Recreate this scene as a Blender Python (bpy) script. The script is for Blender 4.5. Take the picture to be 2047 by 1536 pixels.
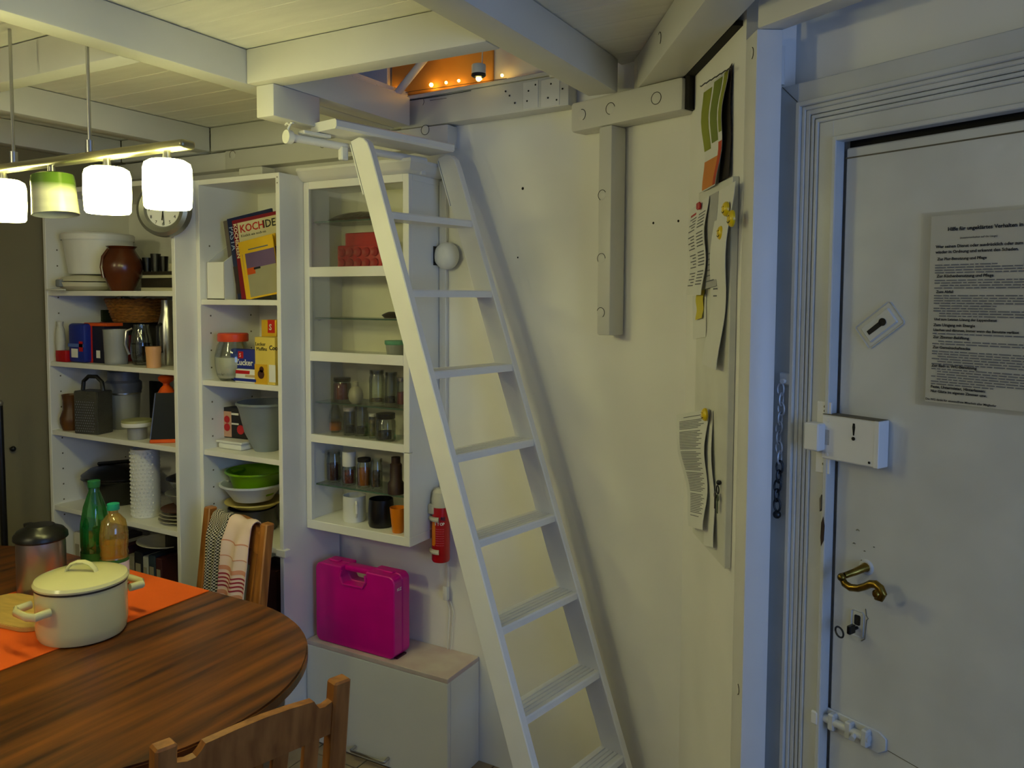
import bpy, bmesh, math, random
from math import sin, cos, tan, pi, radians as rad, atan2, hypot
from mathutils import Vector as V, Matrix as MX

random.seed(7)
SC = bpy.context.scene
for o in list(bpy.data.objects):
    bpy.data.objects.remove(o)
COL = SC.collection

# ------------------------------------------------------------------ camera
FPX, YAW, PITCH, ROLL, CXP, CYP, HCAM = 1605.5, 0.511196, 0.0599868, -0.0049841, 1023.5, 692.93, 1.60
_f = V((-sin(YAW) * cos(PITCH), cos(YAW) * cos(PITCH), -sin(PITCH)))
_r = V((cos(YAW), sin(YAW), 0))
_d = _f.cross(_r)
RR = cos(ROLL) * _r + sin(ROLL) * _d
RD = -sin(ROLL) * _r + cos(ROLL) * _d
cam = bpy.data.cameras.new('camera')
cam.sensor_fit = 'HORIZONTAL'
cam.sensor_width = 36
cam.lens = FPX / 2047 * 36
cam.shift_y = (CYP - 768) / 2047
cam.clip_start = 0.02
camo = bpy.data.objects.new('camera', cam)
COL.objects.link(camo)
m3 = MX((RR, -RD, -_f)).transposed()
camo.matrix_world = MX.Translation((0, 0, HCAM)) @ m3.to_4x4()
SC.camera = camo
CAM = V((0, 0, HCAM))

# ------------------------------------------------------------------ world, daylight, exposure
W = bpy.data.worlds.new('world')
SC.world = W
W.use_nodes = True
W.node_tree.nodes['Background'].inputs[0].default_value = (0.30, 0.46, 1.0, 1)
W.node_tree.nodes['Background'].inputs[1].default_value = 0.35
sun = bpy.data.lights.new('window_daylight', 'AREA')
sun.shape = 'RECTANGLE'
sun.size, sun.size_y = 1.25, 1.15
sun.energy = 20
sun.color = (0.24, 0.45, 1.0)
suno = bpy.data.objects.new('window_daylight', sun)
COL.objects.link(suno)
suno.location = (1.72, 0.05, 1.45)
suno.rotation_euler = (0, rad(90), 0)
LAMP = 20.5          # radiance of a lit glass shade
LAMPC = (1.0, 0.965, 0.38)
SC.view_settings.view_transform = 'Standard'
SC.view_settings.look = 'None'
SC.view_settings.exposure = 0.0
SC.view_settings.gamma = 1.0
SC.view_settings.use_curve_mapping = False


# ------------------------------------------------------------------ helpers
def ray(u, v):
    return RR * ((u - CXP) / FPX) + RD * ((v - CYP) / FPX) + _f


def at(u, v, Y):
    "point of the room at depth Y"
    d = ray(u, v)
    return CAM + d * (Y / d.y)


def halfw(u0, u1, v, Y):
    "half the true width of a round thing"
    p = at((u0 + u1) / 2, v, Y) - CAM
    return abs(u1 - u0) / 2 * p.dot(_f) / FPX


def lin(c):
    return tuple((x / 12.92 if x <= .04045 else ((x + .055) / 1.055) ** 2.4) for x in c)


MATS = {}


def mat(name, col, rough=.5, metal=0., var=.06, vscale=8., bump=0., bscale=60., emit=None, estr=0., coat=0., grain=None, spec=.5, srgb=True, col2=None):
    if name in MATS:
        return MATS[name]
    m = bpy.data.materials.new(name)
    m.use_nodes = True
    nt = m.node_tree
    b = nt.nodes['Principled BSDF']
    c = lin(col) if srgb else col
    b.inputs['Roughness'].default_value = rough
    b.inputs['Metallic'].default_value = metal
    b.inputs['Specular IOR Level'].default_value = spec
    b.inputs['Coat Weight'].default_value = coat
    tc = nt.nodes.new('ShaderNodeTexCoord')
    mp = nt.nodes.new('ShaderNodeMapping')
    nt.links.new(tc.outputs['Object'], mp.inputs['Vector'])
    if grain:
        mp.inputs['Scale'].default_value = grain
    nz = nt.nodes.new('ShaderNodeTexNoise')
    nz.inputs['Scale'].default_value = vscale
    nz.inputs['Detail'].default_value = 2.5
    nt.links.new(mp.outputs[0], nz.inputs['Vector'])
    rp = nt.nodes.new('ShaderNodeValToRGB')
    rp.color_ramp.elements[0].position = .3
    rp.color_ramp.elements[1].position = .7
    if col2 is not None:
        lo = lin(col2)
        hi = c
    else:
        lo = tuple(x * (1 - 2 * var) for x in c)
        hi = tuple(min(1, x * (1 + var)) for x in c)
    rp.color_ramp.elements[0].color = (*lo, 1)
    rp.color_ramp.elements[1].color = (*hi, 1)
    nt.links.new(nz.outputs['Fac'], rp.inputs['Fac'])
    nt.links.new(rp.outputs['Color'], b.inputs['Base Color'])
    if bump:
        n2 = nt.nodes.new('ShaderNodeTexNoise')
        n2.inputs['Scale'].default_value = bscale
        n2.inputs['Detail'].default_value = 2
        nt.links.new(mp.outputs[0], n2.inputs['Vector'])
        bp = nt.nodes.new('ShaderNodeBump')
        bp.inputs['Strength'].default_value = bump
        bp.inputs['Distance'].default_value = .01
        nt.links.new(n2.outputs['Fac'], bp.inputs['Height'])
        nt.links.new(bp.outputs[0], b.inputs['Normal'])
    if emit:
        b.inputs['Emission Color'].default_value = (*emit, 1)
        b.inputs['Emission Strength'].default_value = estr
    MATS[name] = m
    return m


def glass(name, tint, gloss=.10, body=0., bodycol=(1, 1, 1), rough=.03):
    if name in MATS:
        return MATS[name]
    m = bpy.data.materials.new(name)
    m.use_nodes = True
    nt = m.node_tree
    nt.nodes.remove(nt.nodes['Principled BSDF'])
    out = nt.nodes['Material Output']
    tr = nt.nodes.new('ShaderNodeBsdfTransparent')
    tr.inputs[0].default_value = (*tint, 1)
    gl = nt.nodes.new('ShaderNodeBsdfGlossy')
    gl.inputs['Roughness'].default_value = rough
    df = nt.nodes.new('ShaderNodeBsdfDiffuse')
    df.inputs[0].default_value = (*bodycol, 1)
    fr = nt.nodes.new('ShaderNodeLayerWeight')
    fr.inputs[0].default_value = .35
    ml = nt.nodes.new('ShaderNodeMath')
    ml.operation = 'MULTIPLY_ADD'
    ml.inputs[1].default_value = .5
    ml.inputs[2].default_value = gloss * .4
    nt.links.new(fr.outputs['Fresnel'], ml.inputs[0])
    m1 = nt.nodes.new('ShaderNodeMixShader')
    m1.inputs[0].default_value = body
    nt.links.new(tr.outputs[0], m1.inputs[1])
    nt.links.new(df.outputs[0], m1.inputs[2])
    m2 = nt.nodes.new('ShaderNodeMixShader')
    nt.links.new(ml.outputs[0], m2.inputs[0])
    nt.links.new(m1.outputs[0], m2.inputs[1])
    nt.links.new(gl.outputs[0], m2.inputs[2])
    nt.links.new(m2.outputs[0], out.inputs['Surface'])
    MATS[name] = m
    return m


class B:
    "collects shapes into one mesh"
    def __init__(s):
        s.bm = bmesh.new()

    def _take(s, t, mx=None):
        if mx is not None:
            t.transform(mx)
        me = bpy.data.meshes.new('t')
        t.to_mesh(me)
        t.free()
        s.bm.from_mesh(me)
        bpy.data.meshes.remove(me)
        return s

    def box(s, x0, x1, y0, y1, z0, z1, bev=0., seg=1, mx=None):
        t = bmesh.new()
        bmesh.ops.create_cube(t, size=1)
        for v in t.verts:
            v.co = ((x0 + x1) / 2 + v.co.x * (x1 - x0), (y0 + y1) / 2 + v.co.y * (y1 - y0), (z0 + z1) / 2 + v.co.z * (z1 - z0))
        if bev:
            bmesh.ops.bevel(t, geom=list(t.edges), offset=bev, segments=seg, affect='EDGES', profile=.5)
        return s._take(t, mx)

    def prism(s, poly, y0, y1, mx=None, bev=0.):
        "polygon in the x-z plane, thick in y"
        t = bmesh.new()
        a = [t.verts.new((p[0], y0, p[1])) for p in poly]
        b = [t.verts.new((p[0], y1, p[1])) for p in poly]
        t.faces.new(a)
        t.faces.new(b[::-1])
        n = len(poly)
        for i in range(n):
            t.faces.new((a[i], b[i], b[(i + 1) % n], a[(i + 1) % n]))
        bmesh.ops.recalc_face_normals(t, faces=t.faces)
        if bev:
            bmesh.ops.bevel(t, geom=list(t.edges), offset=bev, segments=1, affect='EDGES')
        return s._take(t, mx)

    def slab(s, poly, z0, z1, mx=None, bev=0.):
        "polygon in plan, thick in z"
        t = bmesh.new()
        a = [t.verts.new((p[0], p[1], z0)) for p in poly]
        b = [t.verts.new((p[0], p[1], z1)) for p in poly]
        t.faces.new(a)
        t.faces.new(b[::-1])
        n = len(poly)
        for i in range(n):
            t.faces.new((a[i], b[i], b[(i + 1) % n], a[(i + 1) % n]))
        bmesh.ops.recalc_face_normals(t, faces=t.faces)
        if bev:
            bmesh.ops.bevel(t, geom=list(t.edges), offset=bev, segments=2, affect='EDGES')
        return s._take(t, mx)

    def lathe(s, prof, seg=28, mx=None, ell=1.):
        t = bmesh.new()
        rings = []
        for (r, z) in prof:
            if r < 1e-6:
                rings.append([t.verts.new((0, 0, z))])
            else:
                rings.append([t.verts.new((r * cos(2 * pi * i / seg), ell * r * sin(2 * pi * i / seg), z)) for i in range(seg)])
        for a, b in zip(rings, rings[1:]):
            for i in range(seg):
                j = (i + 1) % seg
                if len(a) == 1 and len(b) == 1:
                    continue
                if len(a) == 1:
                    t.faces.new((a[0], b[j], b[i]))
                elif len(b) == 1:
                    t.faces.new((a[i], a[j], b[0]))
                else:
                    t.faces.new((a[i], a[j], b[j], b[i]))
        bmesh.ops.recalc_face_normals(t, faces=t.faces)
        return s._take(t, mx)

    def cyl(s, p0, p1, r0, r1=None, seg=16):
        return s.tube([p0, p1], [r0, r0 if r1 is None else r1], seg)

    def tube(s, pts, r, seg=8, closed=False, flat=1.):
        t = bmesh.new()
        pts = [V(p) for p in pts]
        n = len(pts)
        rs = r if isinstance(r, (list, tuple)) else [r] * n
        up = None
        rings = []
        for i in range(n):
            if closed:
                d = (pts[(i + 1) % n] - pts[i - 1])
            else:
                d = pts[min(i + 1, n - 1)] - pts[max(i - 1, 0)]
            d.normalize()
            if up is None:
                up = V((0, 0, 1)) if abs(d.z) < .9 else V((1, 0, 0))
            sx = d.cross(up)
            sx.normalize()
            up = sx.cross(d)
            up.normalize()
            rings.append([t.verts.new(pts[i] + (sx * cos(2 * pi * k / seg) + up * flat * sin(2 * pi * k / seg)) * rs[i]) for k in range(seg)])
        m = n if closed else n - 1
        for i in range(m):
            a, b = rings[i], rings[(i + 1) % n]
            for k in range(seg):
                t.faces.new((a[k], a[(k + 1) % seg], b[(k + 1) % seg], b[k]))
        if not closed:
            t.faces.new(rings[0][::-1])
            t.faces.new(rings[-1])
        bmesh.ops.recalc_face_normals(t, faces=t.faces)
        return s._take(t)

    def ball(s, c, r, seg=16, sz=1.):
        n = seg // 2
        return s.lathe([(r * sin(pi * i / n), -r * sz * cos(pi * i / n)) for i in range(n + 1)], seg, MX.Translation(c))

    def sheet(s, f, nu, nv, th):
        "thin solid sheet: f(a,b)->point, a,b in 0..1"
        t = bmesh.new()
        P = [[V(f(i / nu, j / nv)) for j in range(nv + 1)] for i in range(nu + 1)]
        N = [[None] * (nv + 1) for _ in range(nu + 1)]
        for i in range(nu + 1):
            for j in range(nv + 1):
                du = P[min(i + 1, nu)][j] - P[max(i - 1, 0)][j]
                dv = P[i][min(j + 1, nv)] - P[i][max(j - 1, 0)]
                q = du.cross(dv)
                N[i][j] = q.normalized() if q.length > 1e-9 else V((0, -1, 0))
        A = [[t.verts.new(P[i][j]) for j in range(nv + 1)] for i in range(nu + 1)]
        C = [[t.verts.new(P[i][j] - N[i][j] * th) for j in range(nv + 1)] for i in range(nu + 1)]
        for i in range(nu):
            for j in range(nv):
                t.faces.new((A[i][j], A[i + 1][j], A[i + 1][j + 1], A[i][j + 1]))
                t.faces.new((C[i][j + 1], C[i + 1][j + 1], C[i + 1][j], C[i][j]))
        for i in range(nu):
            t.faces.new((A[i][0], C[i][0], C[i + 1][0], A[i + 1][0]))
            t.faces.new((A[i + 1][nv], C[i + 1][nv], C[i][nv], A[i][nv]))
        for j in range(nv):
            t.faces.new((A[0][j + 1], C[0][j + 1], C[0][j], A[0][j]))
            t.faces.new((A[nu][j], C[nu][j], C[nu][j + 1], A[nu][j + 1]))
        bmesh.ops.recalc_face_normals(t, faces=t.faces)
        return s._take(t)

    def text(s, txt, size, mx, depth=.0004, bold=0.):
        cu = bpy.data.curves.new('t', 'FONT')
        cu.body = txt
        cu.size = size
        cu.extrude = depth
        cu.offset = bold
        cu.resolution_u = 2
        ob = bpy.data.objects.new('t', cu)
        me = bpy.data.meshes.new_from_object(ob)
        bpy.data.objects.remove(ob)
        bpy.data.curves.remove(cu)
        t = bmesh.new()
        t.from_mesh(me)
        bpy.data.meshes.remove(me)
        return s._take(t, mx)


WM = {}      # world matrices of things


def link(o):
    COL.objects.link(o)
    return o


def thing(name, label, cat, loc=(0, 0, 0), rz=0., group=None, kind=None):
    o = link(bpy.data.objects.new(name, None))
    o.empty_display_size = .05
    o.location = loc
    o.rotation_euler = (0, 0, rz)
    o['label'] = label
    if cat:
        o['category'] = cat
    if group:
        o['group'] = group
    if kind:
        o['kind'] = kind
    WM[o.name] = MX.Translation(loc) @ MX.Rotation(rz, 4, 'Z')
    return o


def put(name, b, m, parent=None, world=False, flat=False, ang=35, label=None):
    "one mesh object; world=True: the shape was given in room coordinates"
    me = bpy.data.meshes.new(name)
    if parent is not None and world:
        b.bm.transform(WM[parent.name].inverted())
    b.bm.to_mesh(me)
    b.bm.free()
    me.materials.append(m)
    if not flat:
        me.shade_smooth()
        me.set_sharp_from_angle(angle=rad(ang))
    o = link(bpy.data.objects.new(name, me))
    if parent is not None:
        o.parent = parent
        WM[o.name] = WM[parent.name]
    else:
        WM[o.name] = MX.Identity(4)
    if label:
        o['label'] = label
    return o


def solo(name, b, m, label, cat, loc=(0, 0, 0), rz=0., group=None, ang=35, kind=None):
    "a thing that is one mesh, shape in its own frame"
    o = put(name, b, m, ang=ang)
    o.location = loc
    o.rotation_euler = (0, 0, rz)
    WM[o.name] = MX.Translation(loc) @ MX.Rotation(rz, 4, 'Z')
    o['label'] = label
    if cat:
        o['category'] = cat
    if group:
        o['group'] = group
    if kind:
        o['kind'] = kind
    return o


def share(src, parent, loc=(0, 0, 0), rot=(0, 0, 0), name=None):
    o = link(src.copy())
    o.parent = parent
    o.location = loc
    o.rotation_euler = rot
    if name:
        o.name = name
    return o


def fr(o, ex, ey=None):
    "frame: origin o, x axis ex (horizontal azimuth in degrees or vector), z up"
    if not isinstance(ex, V):
        a = rad(ex)
        ex = V((cos(a), sin(a), 0))
    ez = V((0, 0, 1))
    ey = ez.cross(ex)
    m = MX((ex, ey, ez)).transposed().to_4x4()
    return MX.Translation(o) @ m


def facing(o, ex, n, up=V((0, 0, 1))):
    "frame for flat print: x along ex, y up, z along outward normal n"
    m = MX((ex, up, n)).transposed().to_4x4()
    return MX.Translation(o) @ m


RX90 = MX.Rotation(rad(90), 4, 'X')

# ------------------------------------------------------------------ materials
PAINT = mat('white_gloss_paint', (.90, .895, .875), .38, var=.025, vscale=5, bump=.04, bscale=30)
PAINT2 = mat('white_beam_paint', (.84, .835, .81), .45, var=.03, vscale=4, bump=.06, bscale=25)
WALLM = mat('white_plaster', (.95, .945, .925), .75, var=.035, vscale=3, bump=.45, bscale=7)
CEILM = mat('white_ceiling_boards', (.92, .91, .87), .5, var=.03, vscale=5, bump=.05, grain=(1, 8, 1))
LAMI = mat('white_laminate', (.935, .93, .905), .35, var=.015, vscale=4)
DOORP = mat('worn_white_door_paint', (.80, .805, .79), .3, var=.05, vscale=6, bump=.08, bscale=22)
CRACK_SHADE = mat('dark_crack_and_shade', (.10, .09, .07), .9)  # dark cracks and holes, also strips that stand in for gap shade
CRACK2 = mat('grey_crack', (.42, .39, .31), .9)
PAPER = mat('white_paper', (.90, .90, .88), .7, var=.02)
INK = mat('dark_print', (.09, .09, .10), .8)
INK2 = mat('grey_print', (.42, .43, .46), .8)
BLACK = mat('black_plastic', (.05, .05, .05), .35)
STEEL = mat('brushed_steel', (.72, .72, .72), .28, 1.)
DSTEEL = mat('dark_steel', (.25, .25, .25), .4, .8)
PINE = mat('orange_pine', (.70, .46, .22), .42, var=.2, vscale=3, grain=(14, 14, 1.2), col2=(.50, .29, .11), bump=.03)
WHITEP = mat('white_plastic', (.90, .90, .88), .4, var=.01)
GREYP = mat('grey_plastic', (.52, .54, .56), .4)
RED = mat('red_plastic', (.72, .05, .08), .4)
ORANGE = mat('orange_plastic', (.90, .36, .08), .4)
BLUE = mat('blue_packet', (.08, .16, .55), .4)
YEL = mat('yellow_card', (.92, .74, .12), .5)
CLEAR = glass('clear_glass', (.93, .96, .94), .12)
PANE = glass('cabinet_pane', (.99, .995, .99), .02)
FROST = glass('frosted_plastic', (.85, .86, .86), .08, .35, (.7, .72, .72), .3)
GSHELF = glass('green_glass_shelf', (.95, .98, .965), .12, .03, (.35, .5, .42))

YB = 2.295      # the kitchen back wall
ZC = 2.27       # underside of the ceiling boards
ZJ = 2.175      # underside of the joists

# ------------------------------------------------------------------ room shell
def struct(o):
    o['kind'] = 'structure'
    return o


fl = struct(solo('floor', B().box(-3.4, 1.9, -2.3, 2.6, -.06, -.006), mat('floor_grout', (.35, .30, .24), .8), 'pale tiled kitchen floor', None))
TILE = mat('beige_floor_tile', (.62, .54, .42), .4, var=.08, vscale=10)
tile0 = None
for i in range(10):
    for j in range(15):
        x, y = -2.45 + i * .2, -.45 + j * .2
        if tile0 is None:
            tile0 = put('tile', B().box(-.098, .098, -.098, .098, -.006, 0, .002), TILE, fl)
            tile0.location = (x, y, 0)
        else:
            share(tile0, fl, (x, y, 0), name='tile')

struct(solo('wall_back', B().box(-3.4, -1.40, YB, YB + .1, 0, 3.0), WALLM, 'white plastered kitchen back wall behind the shelves', None))
# the wall bends in a wide curve behind the ladder and turns a corner at the pin board
R0, TH = 1.507, 20
pl = [(-1.40 + R0 * sin(rad(a)), YB - R0 * (1 - cos(rad(a)))) for a in range(0, TH + 1, 2)]
C0 = (-.649, 2.118)
pl.append(C0)
E59 = V((cos(rad(-59)), sin(rad(-59)), 0))       # along the pin board wall, towards the door post
N59 = V((sin(rad(-59)), -cos(rad(-59)), 0))      # out of that wall, into the room
E26 = V((cos(rad(-26)), sin(rad(-26)), 0))
N26 = V((sin(rad(-26)), -cos(rad(-26)), 0))
PA0 = V((*C0, 0)) + E59 * .46
back = [(p[0] + .03, p[1] + .12) for p in pl]
struct(solo('wall_curved', B().slab(pl + back[::-1], 0, 3.0), WALLM, 'curved white wall behind the ladder', None, ang=50))
wr = [C0, (PA0.x, PA0.y), (PA0.x + .09, PA0.y + .055), (C0[0] + .11, C0[1] + .07)]
struct(solo('wall_right', B().slab(wr, 0, 3.0), WALLM, 'narrow white wall with pinned papers beside the door post', None))
KD = .87
D0 = V((-.245 * KD, 1.974 * KD, 1.6 * (1 - KD)))      # foot of the door's left edge; its hardware is drawn at 1 : KD
dw = V((D0.x, D0.y, 0)) + E26 * -.52 - N26 * .02
struct(solo('wall_door', B().box(.31, .52, 0, .08, 0, 3.0, mx=fr(dw, -26)).box(.52, 1.42, 0, .08, 1.927, 3.0, mx=fr(dw, -26)).box(1.42, 3.2, 0, .08, 0, 3.0, mx=fr(dw, -26)), WALLM, 'white wall around the old door', None))
struct(solo('wall_left', B().box(-3.35, -3.25, -2.3, 2.35, 0, 3.0), mat('dull_olive_wall_paint', (.50, .47, .37), .8, var=.04, vscale=3), 'plain wall at the left end of the kitchen', None))  # one even dull olive colour
# wall behind the camera and the window wall
struct(solo('wall_front', B().box(-3.4, 2.0, -2.3, -2.2, 0, 3.0), WALLM, 'wall behind the viewer', None))
struct(solo('wall_window', B().box(1.8, 1.9, -2.3, -.65, 0, 3.).box(1.8, 1.9, .75, 1.4, 0, 3.).box(1.8, 1.9, -.65, .75, 0, .8).box(1.8, 1.9, -.65, .75, 2.1, 3.), WALLM, 'window wall to the right of the viewer', None))
w1 = thing('window_1', 'white framed window to the right of the viewer', None, (1.83, .05, .8), kind='structure')
put('window_frame', B().box(-.03, .03, -.7, -.64, 0, 1.3).box(-.03, .03, .64, .7, 0, 1.3).box(-.03, .03, -.64, .64, 0, .06).box(-.03, .03, -.64, .64, 1.24, 1.3).box(-.02, .02, -.025, .025, .06, 1.24), PAINT, w1)

# ceiling boards, left open where the loft hatch is
ceil = struct(solo('ceiling', B().box(-3.4, 1.9, -2.3, 1.62, ZC + .02, ZC + .04).box(-3.4, -1.70, 1.62, 2.295, ZC + .02, ZC + .04).box(-.86, 1.9, 1.62, 2.295, ZC + .02, ZC + .04), CEILM, 'white painted board ceiling between beams', None))
bw = .118
boards = {}


def board(x0, x1, y0, y1):
    key = (round(x1 - x0, 3), round(y1 - y0, 3))
    if key not in boards:
        o = put('ceiling_board', B().box(-key[0] / 2, key[0] / 2, -key[1] / 2 + .001, key[1] / 2 - .001, ZC, ZC + .02, .0012), CEILM, ceil)
        boards[key] = o
    else:
        o = share(boards[key], ceil, name='ceiling_board')
    o.location = ((x0 + x1) / 2, (y0 + y1) / 2, 0)


y = -.15
while y < 2.28:
    y1 = min(y + bw, 2.29)
    if y1 <= 1.66:
        board(-3.2, -1.74, y, y1)
        board(-1.74, -.87, y, y1)
        board(-.87, .9, y, y1)
    else:
        board(-3.2, -1.68, y, y1)
        board(-.88, .9, y, y1)
    y = y1

# ------------------------------------------------------------------ beams
def beam(name, label, x0, x1, y0, y1, z0, z1, mx=None, m=PAINT2, bev=.004):
    "a painted timber; its Empty sits at one lower end"
    if mx is None:
        mx = MX.Translation((x0, y0, z0))
        x1, y1, z1, x0, y0, z0 = x1 - x0, y1 - y0, z1 - z0, 0, 0, 0
    loc = mx.to_translation()
    rz = mx.to_euler().z
    t = thing(name, label, 'beam', loc, rz)
    put('timber', B().box(x0, x1, y0, y1, z0, z1, bev, 2), m, t)
    return t


plug_me = None


def plug(t, x, y, z, rz=0., r=.0155, arc=1.0, a0=0.):
    "a round wooden plug over a screw, in a face looking along -y of its frame"
    o = put('screw_plug', B().lathe([(0, .0006), (r * .92, .0006), (r, 0)], 20, MX.Translation((x, y, z)) @ MX.Rotation(rz, 4, 'Z') @ RX90), PAINT2, t)
    n = max(6, int(24 * arc))
    pts = [(x + (r * 1.03) * cos(a0 + 2 * pi * arc * i / n) * cos(rz), y - .0003 + (r * 1.03) * cos(a0 + 2 * pi * arc * i / n) * sin(rz), z + r * 1.03 * sin(a0 + 2 * pi * arc * i / n)) for i in range(n + 1)]
    put('crack', B().tube(pts, .0009, 5), CRACK_SHADE, o)


beam('ceiling_joist', 'blue-lit ceiling joist running from above the lamp to the hatch corner', -1.785, -1.712, -.2, 2.225, ZJ, ZC - .0022)
beam('ceiling_joist', 'ceiling joist above the clock, resting on the shelf wall ledger', -2.70, -2.625, -.2, 2.225, ZJ, ZC - .0022)
beam('ceiling_joist', 'leftmost ceiling joist against the left wall', -3.25, -3.18, -.2, 2.225, ZJ, ZC - .0022)
beam('cross_beam', 'shaded cross beam between joists above the pendant lamp rail', -2.624, -1.786, 1.25, 1.31, ZJ, ZC - .0022)
beam('hatch_header', 'wide cream cross beam at the near side of the loft hatch', -1.711, -.955, 1.575, 1.64, ZJ, ZC - .0022)
beam('wall_plate', 'beam above the ledger between clock joist and hatch', -2.624, -1.786, 2.226, YB, ZJ, ZC - .0022)
beam('wall_plate', 'short beam in the far left ceiling corner above the bookcase', -3.18, -2.70, 2.226, YB, ZJ, ZC - .0022)
beam('hatch_trimmer', 'bluish side beam along the left of the loft hatch', -1.708, -1.638, 1.641, 2.215, ZJ, ZC)
bl = beam('corbel_block', 'square wooden block under the left hatch corner', -1.702, -1.637, 1.60, 1.78, 2.088, ZJ)
led = beam('ledger', 'ledger rail on the wall above the glass cabinet', -2.553, -1.50, 2.235, YB, 2.10, 2.172)
for u, a0 in ((465, 0.3), (645, 3.6), (850, 0)):
    p = at(u, 310 - (u - 465) * .13, 2.235)
    plug(led, p.x + 2.553, -.0003, p.z - 2.10, arc=.55 if u < 800 else 1, a0=a0)
beam('ledger', 'plain ledger end piece above the wide bookcase', -3.24, -2.556, 2.240, YB, 2.10, 2.170)
solo('packing_block', B().box(-.06, .06, -.035, .035, 0, .06, .004), PAINT2, 'small white block wedged on top of the narrow bookcase', 'block', (-2.33, 2.19, 2.022))

b2 = beam('hatch_beam', 'weathered white beam with metal plates at the far side of the hatch', 0, .66, 0, .06, 0, ZC - ZJ, fr(V((-1.703, 2.247, ZJ)), -4.2))
put('floor_edge_board', B().box(.0, .64, -.006, .05, .0955, .108, .002), PAINT2, b2)
put('joint_plate', B().box(.50, .555, -.002, 0, .006, .088, .0008), PAINT, b2)
put('joint_plate', B().box(.565, .63, -.002, 0, .004, .086, .0008), PAINT, b2)
scr0 = None
for x, z in ((.45, .055), (.47, .03), (.515, .03), (.52, .06), (.545, .075), (.59, .03), (.6, .07), (.62, .02), (.435, .07), (.64, .05)):
    if scr0 is None:
        scr0 = put('screw', B().lathe([(0, .0008), (.0025, .0006), (.003, 0)], 10, RX90), CRACK_SHADE, b2)
        scr0.location = (x, -.0022, z)
    else:
        share(scr0, b2, (x, -.0022, z), name='screw')
put('latch_bolt', B().cyl((.60, -.008, .092), (.645, -.008, .092), .005), PAINT, b2)
put('crack', B().tube([(.03, -.0005, .094), (.12, -.0008, .0915), (.21, -.0005, .0905), (.3, -.0004, .091)], .0012, 5), CRACK_SHADE, b2)
put('crack', B().tube([(.1, -.0004, .07), (.105, -.0004, .08), (.103, -.0004, .09)], .0007, 5), CRACK_SHADE, b2)
put('crack', B().tube([(.13, -.0004, .082), (.2, -.0004, .0805)], .0007, 5), CRACK_SHADE, b2)

BRF = fr(V((-1.029, 2.179, 2.088)), -18.5)
br = beam('wall_bracket_beam', 'rounded cream timber bolted to the curved wall under the right joist', 0, .398, 0, .066, 0, .087, BRF, bev=.010)
for x, arc, a0 in ((.045, .45, -1.2), (.155, .7, .2), (.315, 1., 0)):
    plug(br, x, -.0002, .045, r=.0155, arc=arc, a0=a0)
put('gap_shade_strip', B().box(.3985, .412, .012, .058, .004, .098), CRACK_SHADE, br)  # dark strip painted in for the shade at the beam end
VPF = fr(V((-.923, 2.144, 1.495)), -18.5)
vp = beam('wall_post', 'short vertical timber hanging below the bracket beam', 0, .049, 0, .064, 0, .593, VPF, bev=.006)
for z, a0 in ((.40, .5), (.22, 0), (.065, -1.)):
    plug(vp, .016, -.0003, z, r=.014, arc=.6, a0=a0)
beam('ceiling_joist', 'ceiling joist along the right side of the loft hatch', -.952, -.862, -.2, 2.135, ZJ, ZC - .0022)
RJ = fr(V((-.801, 2.124, ZJ)), -58.3)
rj = beam('wall_top_beam', 'slanting beam over the pin board wall towards the door', 0, 1.5, 0, .098, 0, ZC - ZJ - .0022, RJ)
plug(rj, .27, -.0003, .05, arc=.5, a0=-1.)
put('joint_block', B().box(-.05, .0, .0, .08, 0, ZC - ZJ, .003), PAINT2, rj)
put('gap_shade_strip', B().box(.05, .52, .0985, .124, .001, .012), CRACK_SHADE, rj)  # dark strip stands in for shade between beam and wall

# door post and the header over the door recess
PA1 = V((-.378, 1.668, 0))
E31 = V((cos(rad(31)), sin(rad(31)), 0))
PF = fr(PA1, 31)
post = thing('door_post', 'tall square white post beside the door, bluish in daylight', 'post', PA1, rad(31))
put('timber', B().box(0, .053, 0, .075, 0, 2.14, .003, 2), PAINT, post)
for z in (2.10, .77):
    o = put('screw_plug', B().lathe([(0, .0006), (.011, .0006), (.012, 0)], 18, MX.Translation((-.0002, .03, z)) @ MX.Rotation(rad(-90), 4, 'Z') @ RX90), PAINT, post)
    put('crack', B().tube([(-.0006, .03 - .0124 * cos(a * .3 - 1.2), z + .0124 * sin(a * .3 - 1.2)) for a in range(9)], .0008, 5), CRACK_SHADE, o)
hd = beam('door_header', 'white header beam running from the post over the door recess', -.0, 1.8, -.0, .052, 0, ZC - 2.141, fr(PA1 + V((0, 0, 2.14)) - E31 * .0, -30.5), m=PAINT)

# ------------------------------------------------------------------ loft above the hatch
struct(solo('ceiling_loft', B().box(-3.4, 1.9, .4, 2.5, 3.0, 3.05), WALLM, 'loft ceiling above the hatch', None))
solo('loft_panel', B().box(0, .34, 0, .018, 0, .6, .002), PAINT, 'white board standing in the loft left of the orange glow', 'board', (-2.11, 2.262, ZC + .045))  # plain white panel in the loft
solo('loft_pole', B().cyl((0, 0, 0), (.42, -.01, .353), .0125, seg=14), PAINT, 'slanting pale pole in the loft hatch', 'pole', (-1.685, 2.205, ZC + .016))
solo('ochre_glow_board', B().box(0, .41, 0, .008, 0, .45, .001), mat('ochre_glow_tint', (.86, .62, .26), .6), 'added ochre board that paints the warm glow behind the fairy lights', 'board', (-1.768, 2.285, ZC + .03))  # added board; its ochre paints the orange glow on the loft wall
pk = thing('puck_lamp', 'small round white lamp hanging in the loft hatch', 'lamp', (-1.335, 2.16, 2.292))
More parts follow.
